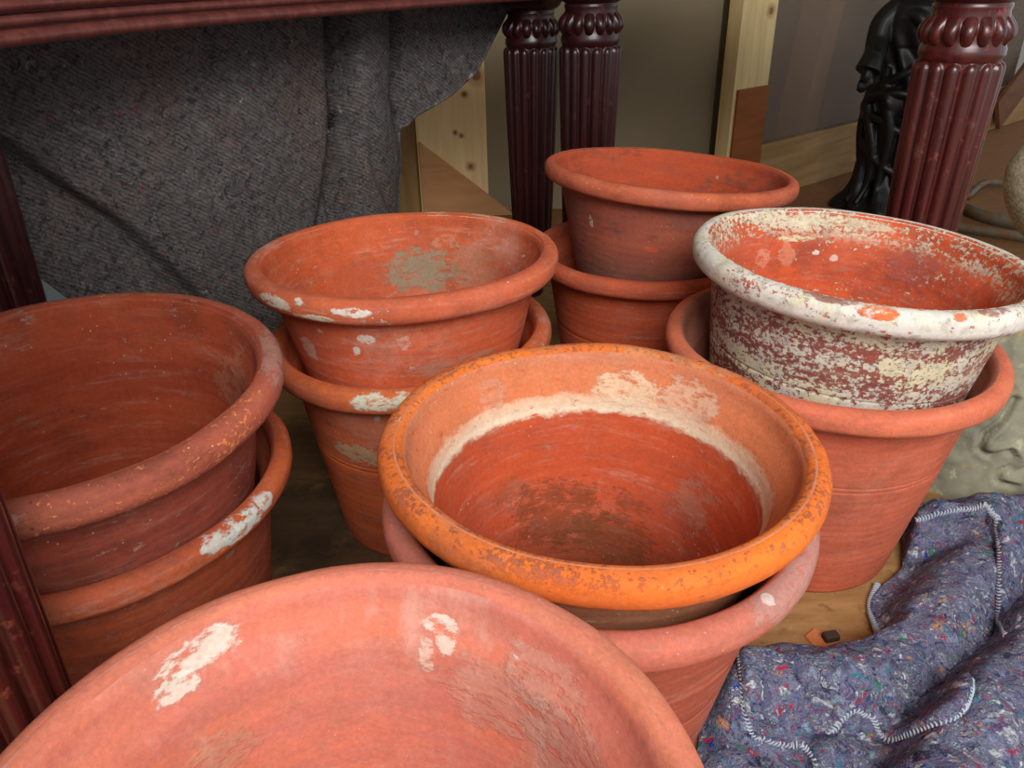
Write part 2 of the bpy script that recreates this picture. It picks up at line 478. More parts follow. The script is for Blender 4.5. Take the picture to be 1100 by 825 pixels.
pm('L2', body=dict(a=C(150, 72, 48), b=C(176, 86, 52), dark=DARK, bloom=.06, speck=.08, streak=.1),
   rim=dict(a=C(196, 96, 52), b=C(178, 88, 58), dark=DARK, bloom=.08, speck=.15, soot=.25))
pm('L', body=dict(a=C(160, 78, 60), b=C(146, 70, 56), inner=(C(156, 66, 42), C(172, 78, 48)), dark=DARK, bloom=.10, speck=.3, streak=.15, soot=.3),
   rim=dict(a=C(176, 92, 72), b=C(160, 84, 68), dark=DARK, bloom=.45, bloomcol=C(236, 146, 98), speck=.95, soot=.35, crust=((C(226, 132, 84), .40, -.1, 1, None),)))
pm('M2', body=dict(a=C(206, 100, 52), b=C(186, 88, 52), dark=DARK, bloom=.18, bloomcol=GREYW, speck=.3),
   rim=dict(a=C(206, 106, 58), b=C(190, 98, 66), dark=DARK, bloom=.18, speck=.4))
pm('M', body=dict(a=C(214, 102, 62), b=C(200, 96, 66), inner=(C(206, 96, 56), C(196, 96, 62)), dark=DARK, bloom=.24, speck=.4, streak=.25),
   rim=dict(a=C(206, 104, 66), b=C(196, 100, 72), dark=DARK, bloom=.2, speck=.55, soot=.2))
pm('B2', body=dict(a=C(200, 90, 52), b=C(186, 84, 54), dark=DARK, bloom=.08, speck=.15, streak=.12),
   rim=dict(a=C(196, 94, 60), b=C(186, 88, 60), dark=DARK, bloom=.08, speck=.15))
pm('B', body=dict(a=C(158, 84, 66), b=C(172, 92, 70), inner=(C(192, 84, 50), C(178, 78, 50)), dark=C(92, 62, 54), bloom=.16, bloomcol=C(150, 116, 98), speck=.2, soot=.45, dull=.6, dullcol=C(122, 80, 72),
   bands=((.02, .17, 'out', C(112, 84, 74), .55, .03),)),
   rim=dict(a=C(192, 98, 70), b=C(204, 104, 66), dark=DARK, bloom=.2, bloomcol=C(206, 152, 128), speck=.35, soot=.25))
pm('R2', body=dict(a=C(206, 108, 80), b=C(196, 98, 72), inner=(C(196, 122, 96), C(188, 128, 106)), dark=DARK, bloom=.22, bloomcol=C(222, 168, 142), speck=.15, streak=.2),
   rim=dict(a=C(218, 120, 88), b=C(210, 112, 84), dark=DARK, bloom=.18, bloomcol=C(226, 170, 146), speck=.2, soot=.1))
pm('R', body=dict(a=C(132, 72, 70), b=C(150, 80, 70), inner=(C(222, 100, 58), C(208, 94, 60)), dark=C(92, 58, 58), bloom=.2, speck=.3, soot=.3,
   crust=((C(206, 200, 186), .515, .0, .27, 'out'), (C(222, 214, 190), .50, .262, .32, 'in'), (C(222, 214, 190), .36, .12, .27, 'in'))),
   rim=dict(a=C(214, 110, 72), b=C(150, 82, 76), dark=C(110, 66, 62), bloom=.2, speck=.4, crust=((C(222, 218, 210), .63, -.1, 1, None),)))
pm('A2', body=dict(a=C(168, 84, 64), b=C(182, 92, 68), dark=DARK, bloom=.14, speck=.2, streak=.2),
   rim=dict(a=C(204, 114, 94), b=C(192, 116, 100), dark=C(150, 110, 98), bloom=.45, bloomcol=C(190, 160, 148), speck=.25, soot=.1))
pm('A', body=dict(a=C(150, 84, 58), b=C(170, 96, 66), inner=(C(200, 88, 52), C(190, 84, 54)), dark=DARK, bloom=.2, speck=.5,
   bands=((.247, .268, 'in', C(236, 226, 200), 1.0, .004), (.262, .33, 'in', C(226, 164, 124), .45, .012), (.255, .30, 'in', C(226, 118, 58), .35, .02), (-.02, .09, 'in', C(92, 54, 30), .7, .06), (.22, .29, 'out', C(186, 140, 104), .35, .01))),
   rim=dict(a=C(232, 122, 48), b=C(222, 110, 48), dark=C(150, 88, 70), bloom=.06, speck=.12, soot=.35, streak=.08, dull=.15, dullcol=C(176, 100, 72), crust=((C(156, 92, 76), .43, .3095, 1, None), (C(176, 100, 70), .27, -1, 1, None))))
pm('F', body=dict(a=C(208, 122, 102), b=C(214, 126, 98), inner=(C(206, 120, 104), C(214, 124, 98)), dark=C(172, 122, 106), bloom=.5, bloomcol=C(214, 170, 156), dull=.5, dullcol=C(204, 128, 114), drip=.5, speck=.12, soot=.25, streak=.18, ringamp=.2),
   rim=dict(a=C(208, 120, 100), b=C(216, 130, 100), dark=DARK, bloom=.3, bloomcol=C(216, 160, 136), speck=.2, soot=.05))

# ------------------------------------------------------------------ mahogany
def mahogany(name, base, hi, rough=0.32, wear=0.35, dust=0.25, spec=0.5):
    t = NT(name, rough, spec)
    g = t.noise(t.mapping(t.co, scale=(30, 30, 2.2)), 3, 5, 0.6)
    col = t.mix(t.step(g, 0.35, 0.7), base, hi)
    w = t.noise(t.co, 70, 5, 0.7)
    wm = t.math('MULTIPLY', t.step(w, 0.56, 0.68), t.step(t.noise(t.co, 7, 2), 0.45, 0.62))
    col = t.mix(t.math('MULTIPLY', wm, wear), col, srgb(150, 72, 52))
    d = t.step(t.noise(t.co, 24, 4, 0.7), 0.60, 0.74)
    col = t.mix(t.math('MULTIPLY', d, dust), col, srgb(120, 104, 100))
    nrm = t.bump(t.noise(t.co, 120, 3), 0.12, 0.001)
    t.b.inputs['Coat Weight'].default_value = 0.35
    t.b.inputs['Coat Roughness'].default_value = 0.25
    return t.done(col, nrm, t.math('ADD', t.math('MULTIPLY', wm, 0.3), rough))

M_MAH = mahogany('mahogany', srgb(62, 21, 21), srgb(84, 30, 28), wear=0.75)
M_MAHD = mahogany('dark_mahogany', srgb(36, 9, 12), srgb(50, 13, 16), 0.36, wear=0.15, dust=0.08, spec=0.35)
M_RAIL = mahogany('rail_mahogany', srgb(86, 40, 37), srgb(112, 58, 52), 0.45, wear=0.6)

def shaft_bm(rtop=0.062, rbot=0.044, z0=0.10, z1=0.612, nre=15, ztop=0.76, dep=0.0085):
    """reeded, tapering shaft; its reeds end in round heads below the neck, a ball above"""
    bm = bmesh.new()
    n = nre * 14
    rows = []
    NZ = 46
    zs = [z0 + (z1 - z0) * (k / NZ) for k in range(NZ)]
    zs += [z1 - 0.013 * (1 - k / 8) for k in range(0, 9)]
    zs = sorted(set(zs))
    capw = 0.013
    rings = []
    def ring(rf, z):
        rings.append([bm.verts.new((rf(2 * pi * k / n) * cos(2 * pi * k / n), rf(2 * pi * k / n) * sin(2 * pi * k / n), z)) for k in range(n)])
    ring(lambda a: 0.030, z0 - 0.004)
    for z in zs:
        t = (z - z0) / (z1 - z0)
        r0 = lerp(rbot, rtop, t ** 0.85)
        v = 0.0
        if z > z1 - capw: v = (z - (z1 - capw)) / capw
        if z < z0 + capw: v = ((z0 + capw) - z) / capw
        def rf(a, r0=r0, v=v):
            u = 2 * ((a * nre / (2 * pi)) % 1.0) - 1
            q = 1 - (abs(u) / 0.82) ** 2 - v * v
            return r0 - dep + dep * (sqrt(q) if q > 0 else 0)
        ring(rf, z)
    k = rtop / 0.062
    turn = [(0.0545, z1 + 0.001), (0.0555, z1 + 0.004), (0.0575, z1 + 0.008), (0.0575, z1 + 0.016), (0.055, z1 + 0.022), (0.054, z1 + 0.03),
            (0.052, z1 + 0.055), (0.050, z1 + 0.066), (0.0515, z1 + 0.070), (0.0515, z1 + 0.074), (0.049, z1 + 0.076)]
    for i in range(1, 13):
        a = -pi / 2 + pi * i / 13
        turn.append((0.047 + 0.023 * cos(a), z1 + 0.106 + 0.029 * sin(a)))
    turn += [(0.050, z1 + 0.136), (0.050, ztop)]
    for r, z in turn:
        ring(lambda a, r=r: r * k, min(z, ztop))
    for a, b in zip(rings, rings[1:]):
        for i in range(n):
            bm.faces.new((a[i], a[(i + 1) % n], b[(i + 1) % n], b[i]))
    bm.faces.new(rings[0][::-1]); bm.faces.new(rings[-1])
    return bm

def collar_bm(z1=0.612, k=1.0, npet=16):
    """carved ring of drooping gadroons"""
    bm = bmesh.new()
    n = npet * 12
    rings = []
    V = 16
    for j in range(V + 1):
        v = j / V
        z = z1 + 0.026 + 0.038 * v
        base = 0.052 + 0.007 * sin(pi * v) - 0.002 * v
        row = []
        for i in range(n):
            a = 2 * pi * i / n
            u = 2 * ((a * npet / (2 * pi)) % 1.0) - 1
            prof = 0.0105 * (sin(pi * min(1, 0.12 + v * 0.88)) ** 0.6) * (1.25 - 0.65 * v)
            q = max(0.0, 1 - (u / 0.88) ** 2)
            e = prof * sqrt(q)
            droop = -0.005 * sqrt(q) * (1 - v)
            r = (base - 0.004 + e) * k
            row.append(bm.verts.new((r * cos(a), r * sin(a), z + droop)))
        rings.append(row)
    for a, b in zip(rings, rings[1:]):
        for i in range(n):
            bm.faces.new((a[i], a[(i + 1) % n], b[(i + 1) % n], b[i]))
    bm.faces.new(rings[0][::-1]); bm.faces.new(rings[-1])
    return bm

def foot_bm():
    bm = bmesh.new()
    prof = [(0.0, 0.0), (0.020, 0.0), (0.027, 0.010), (0.028, 0.030), (0.024, 0.044), (0.030, 0.050), (0.040, 0.060), (0.044, 0.074), (0.041, 0.086), (0.034, 0.094), (0.033, 0.104), (0.0, 0.104)]
    add_lathe(bm, [(max(r, 0.0005), z) for r, z in prof], 48)
    return bm

def add_leg(parent, loc, mat, zs=1.0, ztop=0.76, spin=0.0, name='leg'):
    sh = obj(name, shaft_bm(ztop=ztop / zs), mat, parent)
    sh.location = loc; sh.scale = (1, 1, zs); sh.rotation_euler = (0, 0, spin)
    obj('carved_collar', collar_bm(), mat, sh)
    obj('foot', foot_bm(), mat, sh)
    return sh

# table with the moulded edge (left and behind), the blanket hangs inside it
edge = [(-0.60, 0.42), (-0.585, 0.70), (-0.541, 0.911), (-0.478, 1.093), (-0.36, 1.272), (-0.211, 1.459), (-0.056, 1.633), (0.040, 1.735), (0.10, 1.80)]
EZ = 0.68
def rail_profile():
    # (outward, z): three reeds along the edge
    P = [(-0.03, 0.0), (0.0, 0.0)]
    for z0, w, o in ((0.000, 0.017, 0.010), (0.0195, 0.012, 0.004), (0.034, 0.013, 0.009), (0.0495, 0.032, 0.005)):
        for k in range(0, 9):
            a = -pi / 2 + pi * k / 8
            P.append((o * 0.4 + (o * 0.6 + 0.004) * cos(a), z0 + w / 2 + w / 2 * sin(a)))
        P.append((-0.004, z0 + w + 0.002))
    P += [(-0.03, 0.084)]
    return P
ta = thing('dining_table', 'dark mahogany table with a reeded moulded edge crossing the upper left corner', 'table', (-0.665, 0.975, 0))
def w2l(p): return Vector(p) - Vector((-0.665, 0.975, 0))
pts = smooth_path([(x, y, EZ) for x, y in edge], 10)
bm = bmesh.new()
prof = rail_profile()
rows = []
for i, p in enumerate(pts):
    t = (pts[min(i + 1, len(pts) - 1)] - pts[max(i - 1, 0)]); t.z = 0; t.normalize()
    out = Vector((t.y, -t.x, 0))
    rows.append([bm.verts.new(w2l(p + out * o + Vector((0, 0, z)))) for o, z in prof])
for a, b in zip(rows, rows[1:]):
    for k in range(len(prof)):
        kk = (k + 1) % len(prof)
        bm.faces.new((a[k], b[k], b[kk], a[kk]))
bm.faces.new(rows[0]); bm.faces.new(rows[-1][::-1])
obj('moulded_edge', bm, M_RAIL, ta)
# top board behind the edge
bm = bmesh.new()
inn = []
for i, p in enumerate(pts):
    t = (pts[min(i + 1, len(pts) - 1)] - pts[max(i - 1, 0)]); t.z = 0; t.normalize()
    inn.append(p - Vector((t.y, -t.x, 0)) * 0.012)
outl = [Vector((q.x, q.y, 0)) for q in inn] + [Vector((0.0, 1.93, 0)), Vector((-1.0, 1.95, 0)), Vector((-1.35, 1.5, 0)), Vector((-1.35, 0.6, 0))]
lo = [bm.verts.new(w2l(Vector((q.x, q.y, EZ + 0.034)))) for q in outl]
hi = [bm.verts.new(w2l(Vector((q.x, q.y, EZ + 0.080)))) for q in outl]
bm.faces.new(lo); bm.faces.new(hi[::-1])
for k in range(len(lo)):
    kk = (k + 1) % len(lo)
    bm.faces.new((lo[k], lo[kk], hi[kk], hi[k]))
obj('table_top', bm, M_RAIL, ta, smooth=False)
add_leg(ta, w2l((-0.690, 0.985, 0)), M_MAHD, 0.965, 0.715, 0.1)
add_leg(ta, w2l((0.058, 1.86, 0)), M_MAHD, 0.955, 0.715, 0.0)
add_leg(ta, w2l((-1.25, 1.20, 0)), M_MAHD, 0.955, 0.715, 0.0)

# second table: its two front legs show, frame and top pass above the picture
tb = thing('dining_table', 'dark red mahogany table on thick reeded legs with carved collars at upper right', 'table', (0.665, 1.22, 0))
def w2b(p): return Vector(p) - Vector((0.665, 1.22, 0))
add_leg(tb, w2b((0.168, 1.66, 0)), M_MAHD, 0.985, 0.755, 0.05)
add_leg(tb, w2b((0.665, 1.22, 0)), M_MAH, 1.0, 0.76, 0.15)
ang = atan2(1.22 - 1.66, 0.665 - 0.168)
mid = Vector(((0.168 + 0.665) / 2, (1.66 + 1.22) / 2, 0))
ln = hypot(0.44, 0.497)
bk = Vector((-sin(ang), cos(ang), 0))
bm = bmesh.new()
add_box(bm, w2b((0.168, 1.66, 0.80)), (0.10, 0.10, 0.11), ang, 0.004)
obj('leg_block', bm, M_MAHD, tb)
bm = bmesh.new()
add_box(bm, w2b((0.665, 1.22, 0.80)), (0.10, 0.10, 0.11), ang, 0.004)
obj('leg_block', bm, M_MAH, tb)
bm = bmesh.new()
add_box(bm, w2b(mid + Vector((0, 0, 0.80))), (ln - 0.1, 0.03, 0.10), ang, 0.004)
obj('apron', bm, M_MAH, tb)
bm = bmesh.new()
c = mid + bk * 0.18 + Vector((0, 0, 0.87))
add_box(bm, w2b(c), (ln + 0.22, 0.50, 0.03), ang, 0.010)
obj('table_top', bm, M_MAH, tb)

tl = thing('dining_table', 'table whose dark red reeded leg is cut off by the lower left edge', 'table', (-0.372, 0.372, 0))
add_leg(tl, (0, 0, 0), M_MAH, 1.0, 0.76, 0.1)
bm = bmesh.new(); add_box(bm, (0, 0, 0.785), (0.105, 0.105, 0.06), 0.2, 0.004)
obj('leg_block', bm, M_MAH, tl)
bm = bmesh.new(); add_box(bm, (-0.37, -0.44, 0.83), (1.06, 1.04, 0.03), 0, 0.008)  # unseen top, added and widened to shade the left pots
obj('table_top', bm, M_MAH, tl)
add_leg(tl, (-0.80, 0, 0), M_MAH, 1.0, 0.815, 0.1)

# ------------------------------------------------------------------ felt blankets
def felt(name, base, base2, ramp, sat=1.0, sc=1.0, lines=False, wmix=0.55):
    t = NT(name, 0.95, 0.08)
    co = t.co
    wob = t.vmath('SUBTRACT', t.noise(co, 34 * sc, 4, 0.6, color=True), (0.5, 0.5, 0.5))
    wob = t.vmath('MULTIPLY', wob, (0.055, 0.055, 0.055))
    cw = t.vmath('ADD', co, wob)
    n = t.noise(cw, 60 * sc, 6, 0.7)
    col = t.mix(t.step(n, 0.32, 0.68), base, base2)
    big = t.noise(t.mapping(co, loc=(4, 2, 1)), 5, 4, 0.6)
    col = t.mix(t.math('MULTIPLY', t.step(big, 0.50, 0.70), 0.45 if lines else 0.0), col, srgb(140, 112, 98))
    for k, (s_, thr) in enumerate(((95, 0.36), (150, 0.36), (60, 0.24))):
        cc = t.mapping(cw, scale=(1, 1.7, 1.3), loc=(k * 3.1, k * 1.3, k), rot=(0.4 * k, 0.2, 0.5 + k))
        rc = t.voro(cc, s_ * sc, 'Color')
        r_, g_, b_ = t.xyz(rc)
        dd = t.voro(cc, s_ * sc, 'Distance')
        mk = t.math('MULTIPLY', t.step(g_, 1 - thr, 1 - thr + 0.02), t.step(dd, 0.66, 0.24))
        col = t.mix(t.math('MULTIPLY', mk, sat), col, t.ramp(r_, ramp, True))
    fib = t.step(t.noise(t.mapping(cw, scale=(1, 2.4, 1.5), rot=(0, 0, 0.7)), 150 * sc, 4, 0.7), 0.60, 0.74)
    col = t.mix(t.math('MULTIPLY', fib, wmix), col, srgb(196, 204, 216))
    strands = 0.0
    for k, (s_, wd, amt) in enumerate(((34, 0.020, 0.75), (52, 0.018, 0.7), (23, 0.012, 0.8))):
        nn = t.noise(t.mapping(cw, scale=(1, 1.5, 1.2), loc=(k * 5.3, 1, 2), rot=(0.2, 0.3, k * 1.1)), s_ * sc, 2, 0.5, 1.2)
        ab = t.math('ABSOLUTE', t.math('SUBTRACT', nn, 0.5))
        mk = t.math('MULTIPLY', t.step(ab, wd, wd * 0.3), t.step(t.noise(t.mapping(co, loc=(k, 3, 1)), 30 * sc, 3), 0.46, 0.60))
        col = t.mix(t.math('MULTIPLY', mk, amt * wmix), col, srgb(200, 208, 222))
        n = t.math('ADD', n, t.math('MULTIPLY', mk, 0.4))
    dk = t.step(t.noise(cw, 110 * sc, 3, 0.6), 0.56, 0.70)
    col = t.mix(t.math('MULTIPLY', dk, 0.45), col, srgb(34, 34, 50))
    h = t.math('ADD', n, t.math('MULTIPLY', t.noise(cw, 220 * sc, 3), 0.8))
    nrm = t.bump(h, 1.0, 0.006)
    if lines:
        uv = t.tc.outputs['UV']
        ux, uy, _ = t.xyz(uv)
        q = t.math('ADD', t.math('MULTIPLY_ADD', ux, 0.72, uy), t.math('MULTIPLY', t.math('SUBTRACT', t.noise(co, 26, 4, 0.7), 0.5), 0.010))
        sn = t.math('SINE', t.math('MULTIPLY', q, 2 * pi / 0.0080))
        ln_ = t.math('MULTIPLY', t.step(sn, 0.1, -0.9), t.step(t.noise(co, 60, 3), 0.30, 0.55))
        col = t.mix(t.math('MULTIPLY', ln_, 0.42), col, srgb(44, 41, 42))
        nrm = t.bump(sn, 0.35, 0.0015, nrm)
    return t.done(col, nrm)

FELT_RAMP = [(0.0, srgb(70, 76, 120)), (0.16, srgb(52, 58, 84)), (0.30, srgb(150, 168, 196)), (0.46, srgb(214, 220, 226)), (0.56, srgb(168, 62, 92)), (0.65, srgb(60, 130, 160)),
             (0.74, srgb(108, 84, 130)), (0.83, srgb(64, 128, 112)), (0.89, srgb(208, 150, 96)), (0.94, srgb(196, 44, 70)), (0.975, srgb(44, 80, 190))]
GREY_RAMP = [(0.0, srgb(60, 60, 66)), (0.30, srgb(36, 34, 40)), (0.52, srgb(128, 124, 122)), (0.72, srgb(104, 84, 78)), (0.86, srgb(70, 74, 92)), (0.955, srgb(168, 50, 74)), (0.985, srgb(210, 206, 200))]
M_FELT = felt('felt_floor', srgb(96, 98, 130), srgb(136, 138, 166), FELT_RAMP, 0.95, 1.0, wmix=0.95)
M_FELTH = felt('felt_hanging', srgb(104, 99, 98), srgb(138, 131, 128), GREY_RAMP, 0.65, 1.15, lines=True, wmix=0.2)
t = NT('white_thread', 0.8, 0.2)
M_THREAD = t.done(t.mix(t.noise(t.co, 90, 3), srgb(150, 162, 180), srgb(200, 208, 216)))

# ---- blanket heaped on the floor
def seg_dist(p, poly):
    """distance to polyline, sign (left +), parameter 0..1"""
    best = (1e9, 0, 0)
    tot = 0.0
    L = [(poly[i + 1] - poly[i]).length for i in range(len(poly) - 1)]
    S = sum(L)
    for i in range(len(poly) - 1):
        a, b = poly[i], poly[i + 1]
        ab = b - a
        t_ = max(0, min(1, (p - a).dot(ab) / max(ab.length_squared, 1e-12)))
        d = (p - (a + ab * t_))
        if d.length < best[0]:
            cr = ab.x * (p.y - a.y) - ab.y * (p.x - a.x)
            best = (d.length, 1 if cr > 0 else -1, (tot + t_ * L[i]) / S)
        tot += L[i]
    return best

def V2(l): return [Vector(p) for p in l]

LEFT = V2([(0.165, 0.420), (0.178, 0.500), (0.192, 0.545), (0.213, 0.603), (0.246, 0.660), (0.300, 0.668), (0.345, 0.668), (0.385, 0.656), (0.444, 0.686), (0.452, 0.720), (0.462, 0.750),
           (0.488, 0.778), (0.530, 0.812), (0.556, 0.862), (0.572, 0.905), (0.602, 0.932), (0.66, 0.940), (0.73, 0.943), (0.80, 0.943)])
RIGHT = V2([(0.62, 0.27), (0.92, 0.36), (1.0, 0.50), (1.02, 0.60), (1.03, 0.70), (1.03, 0.80), (1.00, 0.90), (0.96, 0.928)])
RIDGES = [
    (V2([(0.235, 0.590), (0.262, 0.600), (0.306, 0.610), (0.352, 0.598), (0.427, 0.624), (0.51, 0.688), (0.587, 0.759), (0.632, 0.800)]), 0.056, 0.046, 0.044),
    (V2([(0.33, 0.40), (0.40, 0.470), (0.459, 0.525), (0.525, 0.580), (0.60, 0.63), (0.72, 0.72), (0.90, 0.80)]), 0.074, 0.040, 0.075),
    (V2([(0.548, 0.846), (0.585, 0.846), (0.62, 0.838), (0.70, 0.86), (0.88, 0.88)]), 0.052, 0.042, 0.020),
    (V2([(0.66, 0.83), (0.68, 0.76), (0.70, 0.70)]), 0.022, 0.04, 0.03),
    (V2([(0.215, 0.520), (0.232, 0.50), (0.262, 0.46)]), 0.020, 0.03, 0.03),
    (V2([(0.33, 0.515), (0.37, 0.505), (0.40, 0.46)]), 0.018, 0.025, 0.03),
    (V2([(0.345, 0.565), (0.40, 0.570), (0.445, 0.585)]), 0.014, 0.02, 0.016),
]
ST1 = V2([(0.556, 0.852), (0.591, 0.850), (0.626, 0.846), (0.640, 0.832), (0.638, 0.805), (0.612, 0.744), (0.588, 0.688), (0.563, 0.640)])
ST2 = V2([(0.486, 0.786), (0.462, 0.750), (0.452, 0.716), (0.446, 0.689)])
ST3 = V2([(0.252, 0.630), (0.243, 0.590), (0.240, 0.553), (0.258, 0.540), (0.285, 0.535), (0.300, 0.522), (0.304, 0.490)])
ST4 = V2([(0.325, 0.539), (0.343, 0.550), (0.364, 0.553), (0.379, 0.547), (0.386, 0.533), (0.402, 0.520), (0.420, 0.514), (0.440, 0.521), (0.460, 0.543), (0.474, 0.566), (0.472, 0.586)])
STEPS = [(ST1, 0.020, 1), (ST3, 0.017, 1), (ST4, 0.018, 1)]

def felt_h(x, y):
    p = Vector((x, y))
    z = 0.006
    acc = 0.0
    for poly, h, wl, wr in RIDGES:
        d, sg, u = seg_dist(p, poly)
        w = wl if sg > 0 else wr
        e = h * exp(-((d / w) ** 2) ** 1.4 * 0.95)
        e *= 1 + 0.12 * nz(x * 14, y * 14, h * 90)
        acc = max(acc, e) + 0.35 * min(acc, e)
    z += acc
    z += 0.020 * sstep(0.84, 0.89, y) * sstep(0.56, 0.66, x)
    for poly, h, s_ in STEPS:
        d, sg, u = seg_dist(p, poly)
        fade = sstep(0.0, 0.10, u) * sstep(1.0, 0.90, u)
        if u <= 0.001 or u >= 0.999: fade = 0
        a = sstep(-0.003, 0.003, d * sg * s_) * exp(-(d / 0.07) ** 2)
        z += h * a * fade
    z += 0.0075 * nz(x * 19, y * 19, 3) + 0.004 * nz(x * 45, y * 45, 8) + 0.0012 * nz(x * 140, y * 140, 5)
    return max(z, 0.005)

def resample(poly, n):
    P = smooth_path([(p.x, p.y, 0) for p in poly], 8)
    L = [0.0]
    for a, b in zip(P, P[1:]): L.append(L[-1] + (b - a).length)
    out = []
    for k in range(n):
        t_ = L[-1] * k / (n - 1)
        i = 0
        while i < len(L) - 2 and L[i + 1] < t_: i += 1
        f = (t_ - L[i]) / max(1e-9, L[i + 1] - L[i])
        out.append(P[i].lerp(P[i + 1], min(1, f)))
    return out

fb = thing('moving_blanket', 'multicoloured blue grey felt blanket with white stitched edges heaped on the floor at lower right', 'blanket', (0.5, 0.65, 0))
FO = Vector((0.5, 0.65, 0))
NR, NC = 250, 230
Lr, Rr_ = resample(LEFT, NR), resample(RIGHT, NR)
bm = bmesh.new()
g = []
for j in range(NR):
    row = []
    for i in range(NC):
        u = (i / (NC - 1)) ** 1.35
        q = Lr[j].lerp(Rr_[j], u)
        z = felt_h(q.x, q.y)
        du = (q - Lr[j]).length
        z = lerp(0.006, z, sstep(0.0, 0.030 if q.y < 0.80 else 0.010, du) * 0.85 + 0.15 * sstep(0, 0.004, du))
        row.append(bm.verts.new((q.x - FO.x, q.y - FO.y, z)))
    g.append(row)
for j in range(NR - 1):
    for i in range(NC - 1):
        bm.faces.new((g[j][i], g[j][i + 1], g[j + 1][i + 1], g[j + 1][i]))
cl = obj('cloth', bm, M_FELT, fb)
md = cl.modifiers.new('thick', 'SOLIDIFY'); md.thickness = 0.004; md.offset = -1

def stitch(name, pts, parent, r=0.0040, step_=0.0041, org=Vector((0, 0, 0))):
    """overlocked edge: a cord under slanting loops of thread"""
    P = smooth_path(pts, 14)
    L = [0.0]
    for a, b in zip(P, P[1:]): L.append(L[-1] + (b - a).length)
    bm = bmesh.new()
    add_tube(bm, [p - org for p in P], r * 0.72, 6)
    loops = int(L[-1] / step_)
    H = []
    ns = loops * 9
    i = 0
    for k in range(ns + 1):
        t_ = L[-1] * k / ns
        while i < len(L) - 2 and L[i + 1] < t_: i += 1
        f = (t_ - L[i]) / max(1e-9, L[i + 1] - L[i])
        c = P[i].lerp(P[i + 1], min(1, f))
        tg = (P[i + 1] - P[i]).normalized()
        u = tg.cross(Vector((0, 0, 1)))
        u = u.normalized() if u.length > 1e-4 else Vector((1, 0, 0))
        w = u.cross(tg)
        a = 2 * pi * k / 9
        H.append(c + r * (cos(a) * u + sin(a) * w) + tg * 0.0012 * sin(2 * a) - org)
    add_tube(bm, H, 0.0011, 5)
    return obj(name, bm, M_THREAD, parent)

for poly in (ST1, ST2, ST3, ST4):
    stitch('stitched_edge', [(p.x, p.y, felt_h(p.x, p.y) * (0.3 if poly is ST2 else 1) + 0.002) for p in resample(poly, 26)], fb, org=FO)

# ---- blanket hanging inside the table
HQ = Vector((-0.780, 1.079, 0)); HU = Vector((0.6606, 0.7507, 0)); HN = Vector((0.7507, -0.6606, 0))
SR = [(0.05, 0.76), (0.17, 0.78), (0.279, 0.800), (0.365, 0.824), (0.440, 0.842), (0.465, 0.875), (0.499, 0.969), (0.539, 1.045), (0.60, 1.10), (0.665, 1.160), (0.715, 1.20)]
ZB = [(-0.35, 0.60), (0.0, 0.405), (0.085, 0.333), (0.115, 0.287), (0.17, 0.240), (0.30, 0.15), (0.45, 0.06), (2, 0.05)]
def cre(s, z, tab):   # signed distance from a crease given as s(z)
    return s - interp(tab, z)
CR1 = [(0.05, 0.635), (0.294, 0.648), (0.48, 0.676), (0.664, 0.685), (0.72, 0.688)]
CR2 = [(0.05, 0.80), (0.40, 0.835), (0.517, 0.822), (0.655, 0.827), (0.72, 0.83)]
CR3 = [(0.224, 0.326), (0.387, 0.223), (0.471, 0.145), (0.542, 0.089), (0.62, -0.02)]
CR4 = [(0.05, 0.60), (0.25, 0.598), (0.36, 0.64), (0.44, 0.668), (0.50, 0.676)]
def hang_d(s, z):
    d = 0.026 * nz(s * 3.1, z * 2.3, 1.0) + 0.008 * nz(s * 9, z * 8, 2.0)
    a = cre(s, z, CR1)
    b = cre(s, z, CR2)
    # pleat between the first and second crease
    w = max(0.03, interp(CR2, z) - interp(CR1, z))
    if a > 0:
        u = a / w
        if u < 1: d += 0.060 * sin(pi * min(1, u ** 0.6)) ** 0.7
    d -= 0.035 * exp(-(a / 0.014) ** 2)
    d -= 0.035 * exp(-(b / 0.014) ** 2) * sstep(0.40, 0.50, z)
    if b > 0: d += 0.022 * (1 - exp(-b / 0.03))
    c = s - interp(CR4, z)
    d -= 0.030 * exp(-(c / 0.018) ** 2) * sstep(0.52, 0.40, z)
    # soft small tuck in the pleat
    d -= 0.010 * exp(-((s - 0.765 - 0.05 * sin(z * 11)) / 0.012) ** 2) * sstep(0.5, 0.4, z)
    # the slanting fold at lower left: the sheet above laps over
    e = (s - interp(CR3, z)) * 0.75
    d += 0.024 * sstep(-0.002, 0.010, e) * exp(-max(0, e) / 0.16) - 0.014 * exp(-((e + 0.006) / 0.010) ** 2)
    d += 0.014 * exp(-((e - 0.085) / 0.04) ** 2) * 0.7
    return d
hb = thing('hanging_blanket', 'dark grey felt blanket hanging in folds under the moulded table edge', 'blanket', (-0.43, 1.477, 0))
HO = Vector((-0.43, 1.477, 0))
NU, NV = 260, 130
bm = bmesh.new()
uvl = bm.loops.layers.uv.new('UVMap')
g = []; sz = {}
for j in range(NV):
    v = j / (NV - 1)
    zn = lerp(0.712, 0.05, v)
    row = []
    for i in range(NU):
        u = i / (NU - 1)
        s_ = lerp(-0.35, interp(SR, zn), u)
        z = lerp(0.712, interp(ZB, s_), v)
        p = HQ + HU * s_ + HN * hang_d(s_, z) + Vector((0, 0, z)) - HO
        vv = bm.verts.new(p); sz[vv] = (s_, z)
        row.append(vv)
    g.append(row)
for j in range(NV - 1):
    for i in range(NU - 1):
        f = bm.faces.new((g[j][i], g[j][i + 1], g[j + 1][i + 1], g[j + 1][i]))
        for lp in f.loops: lp[uvl].uv = sz[lp.vert]
ho = obj('cloth', bm, M_FELTH, hb)
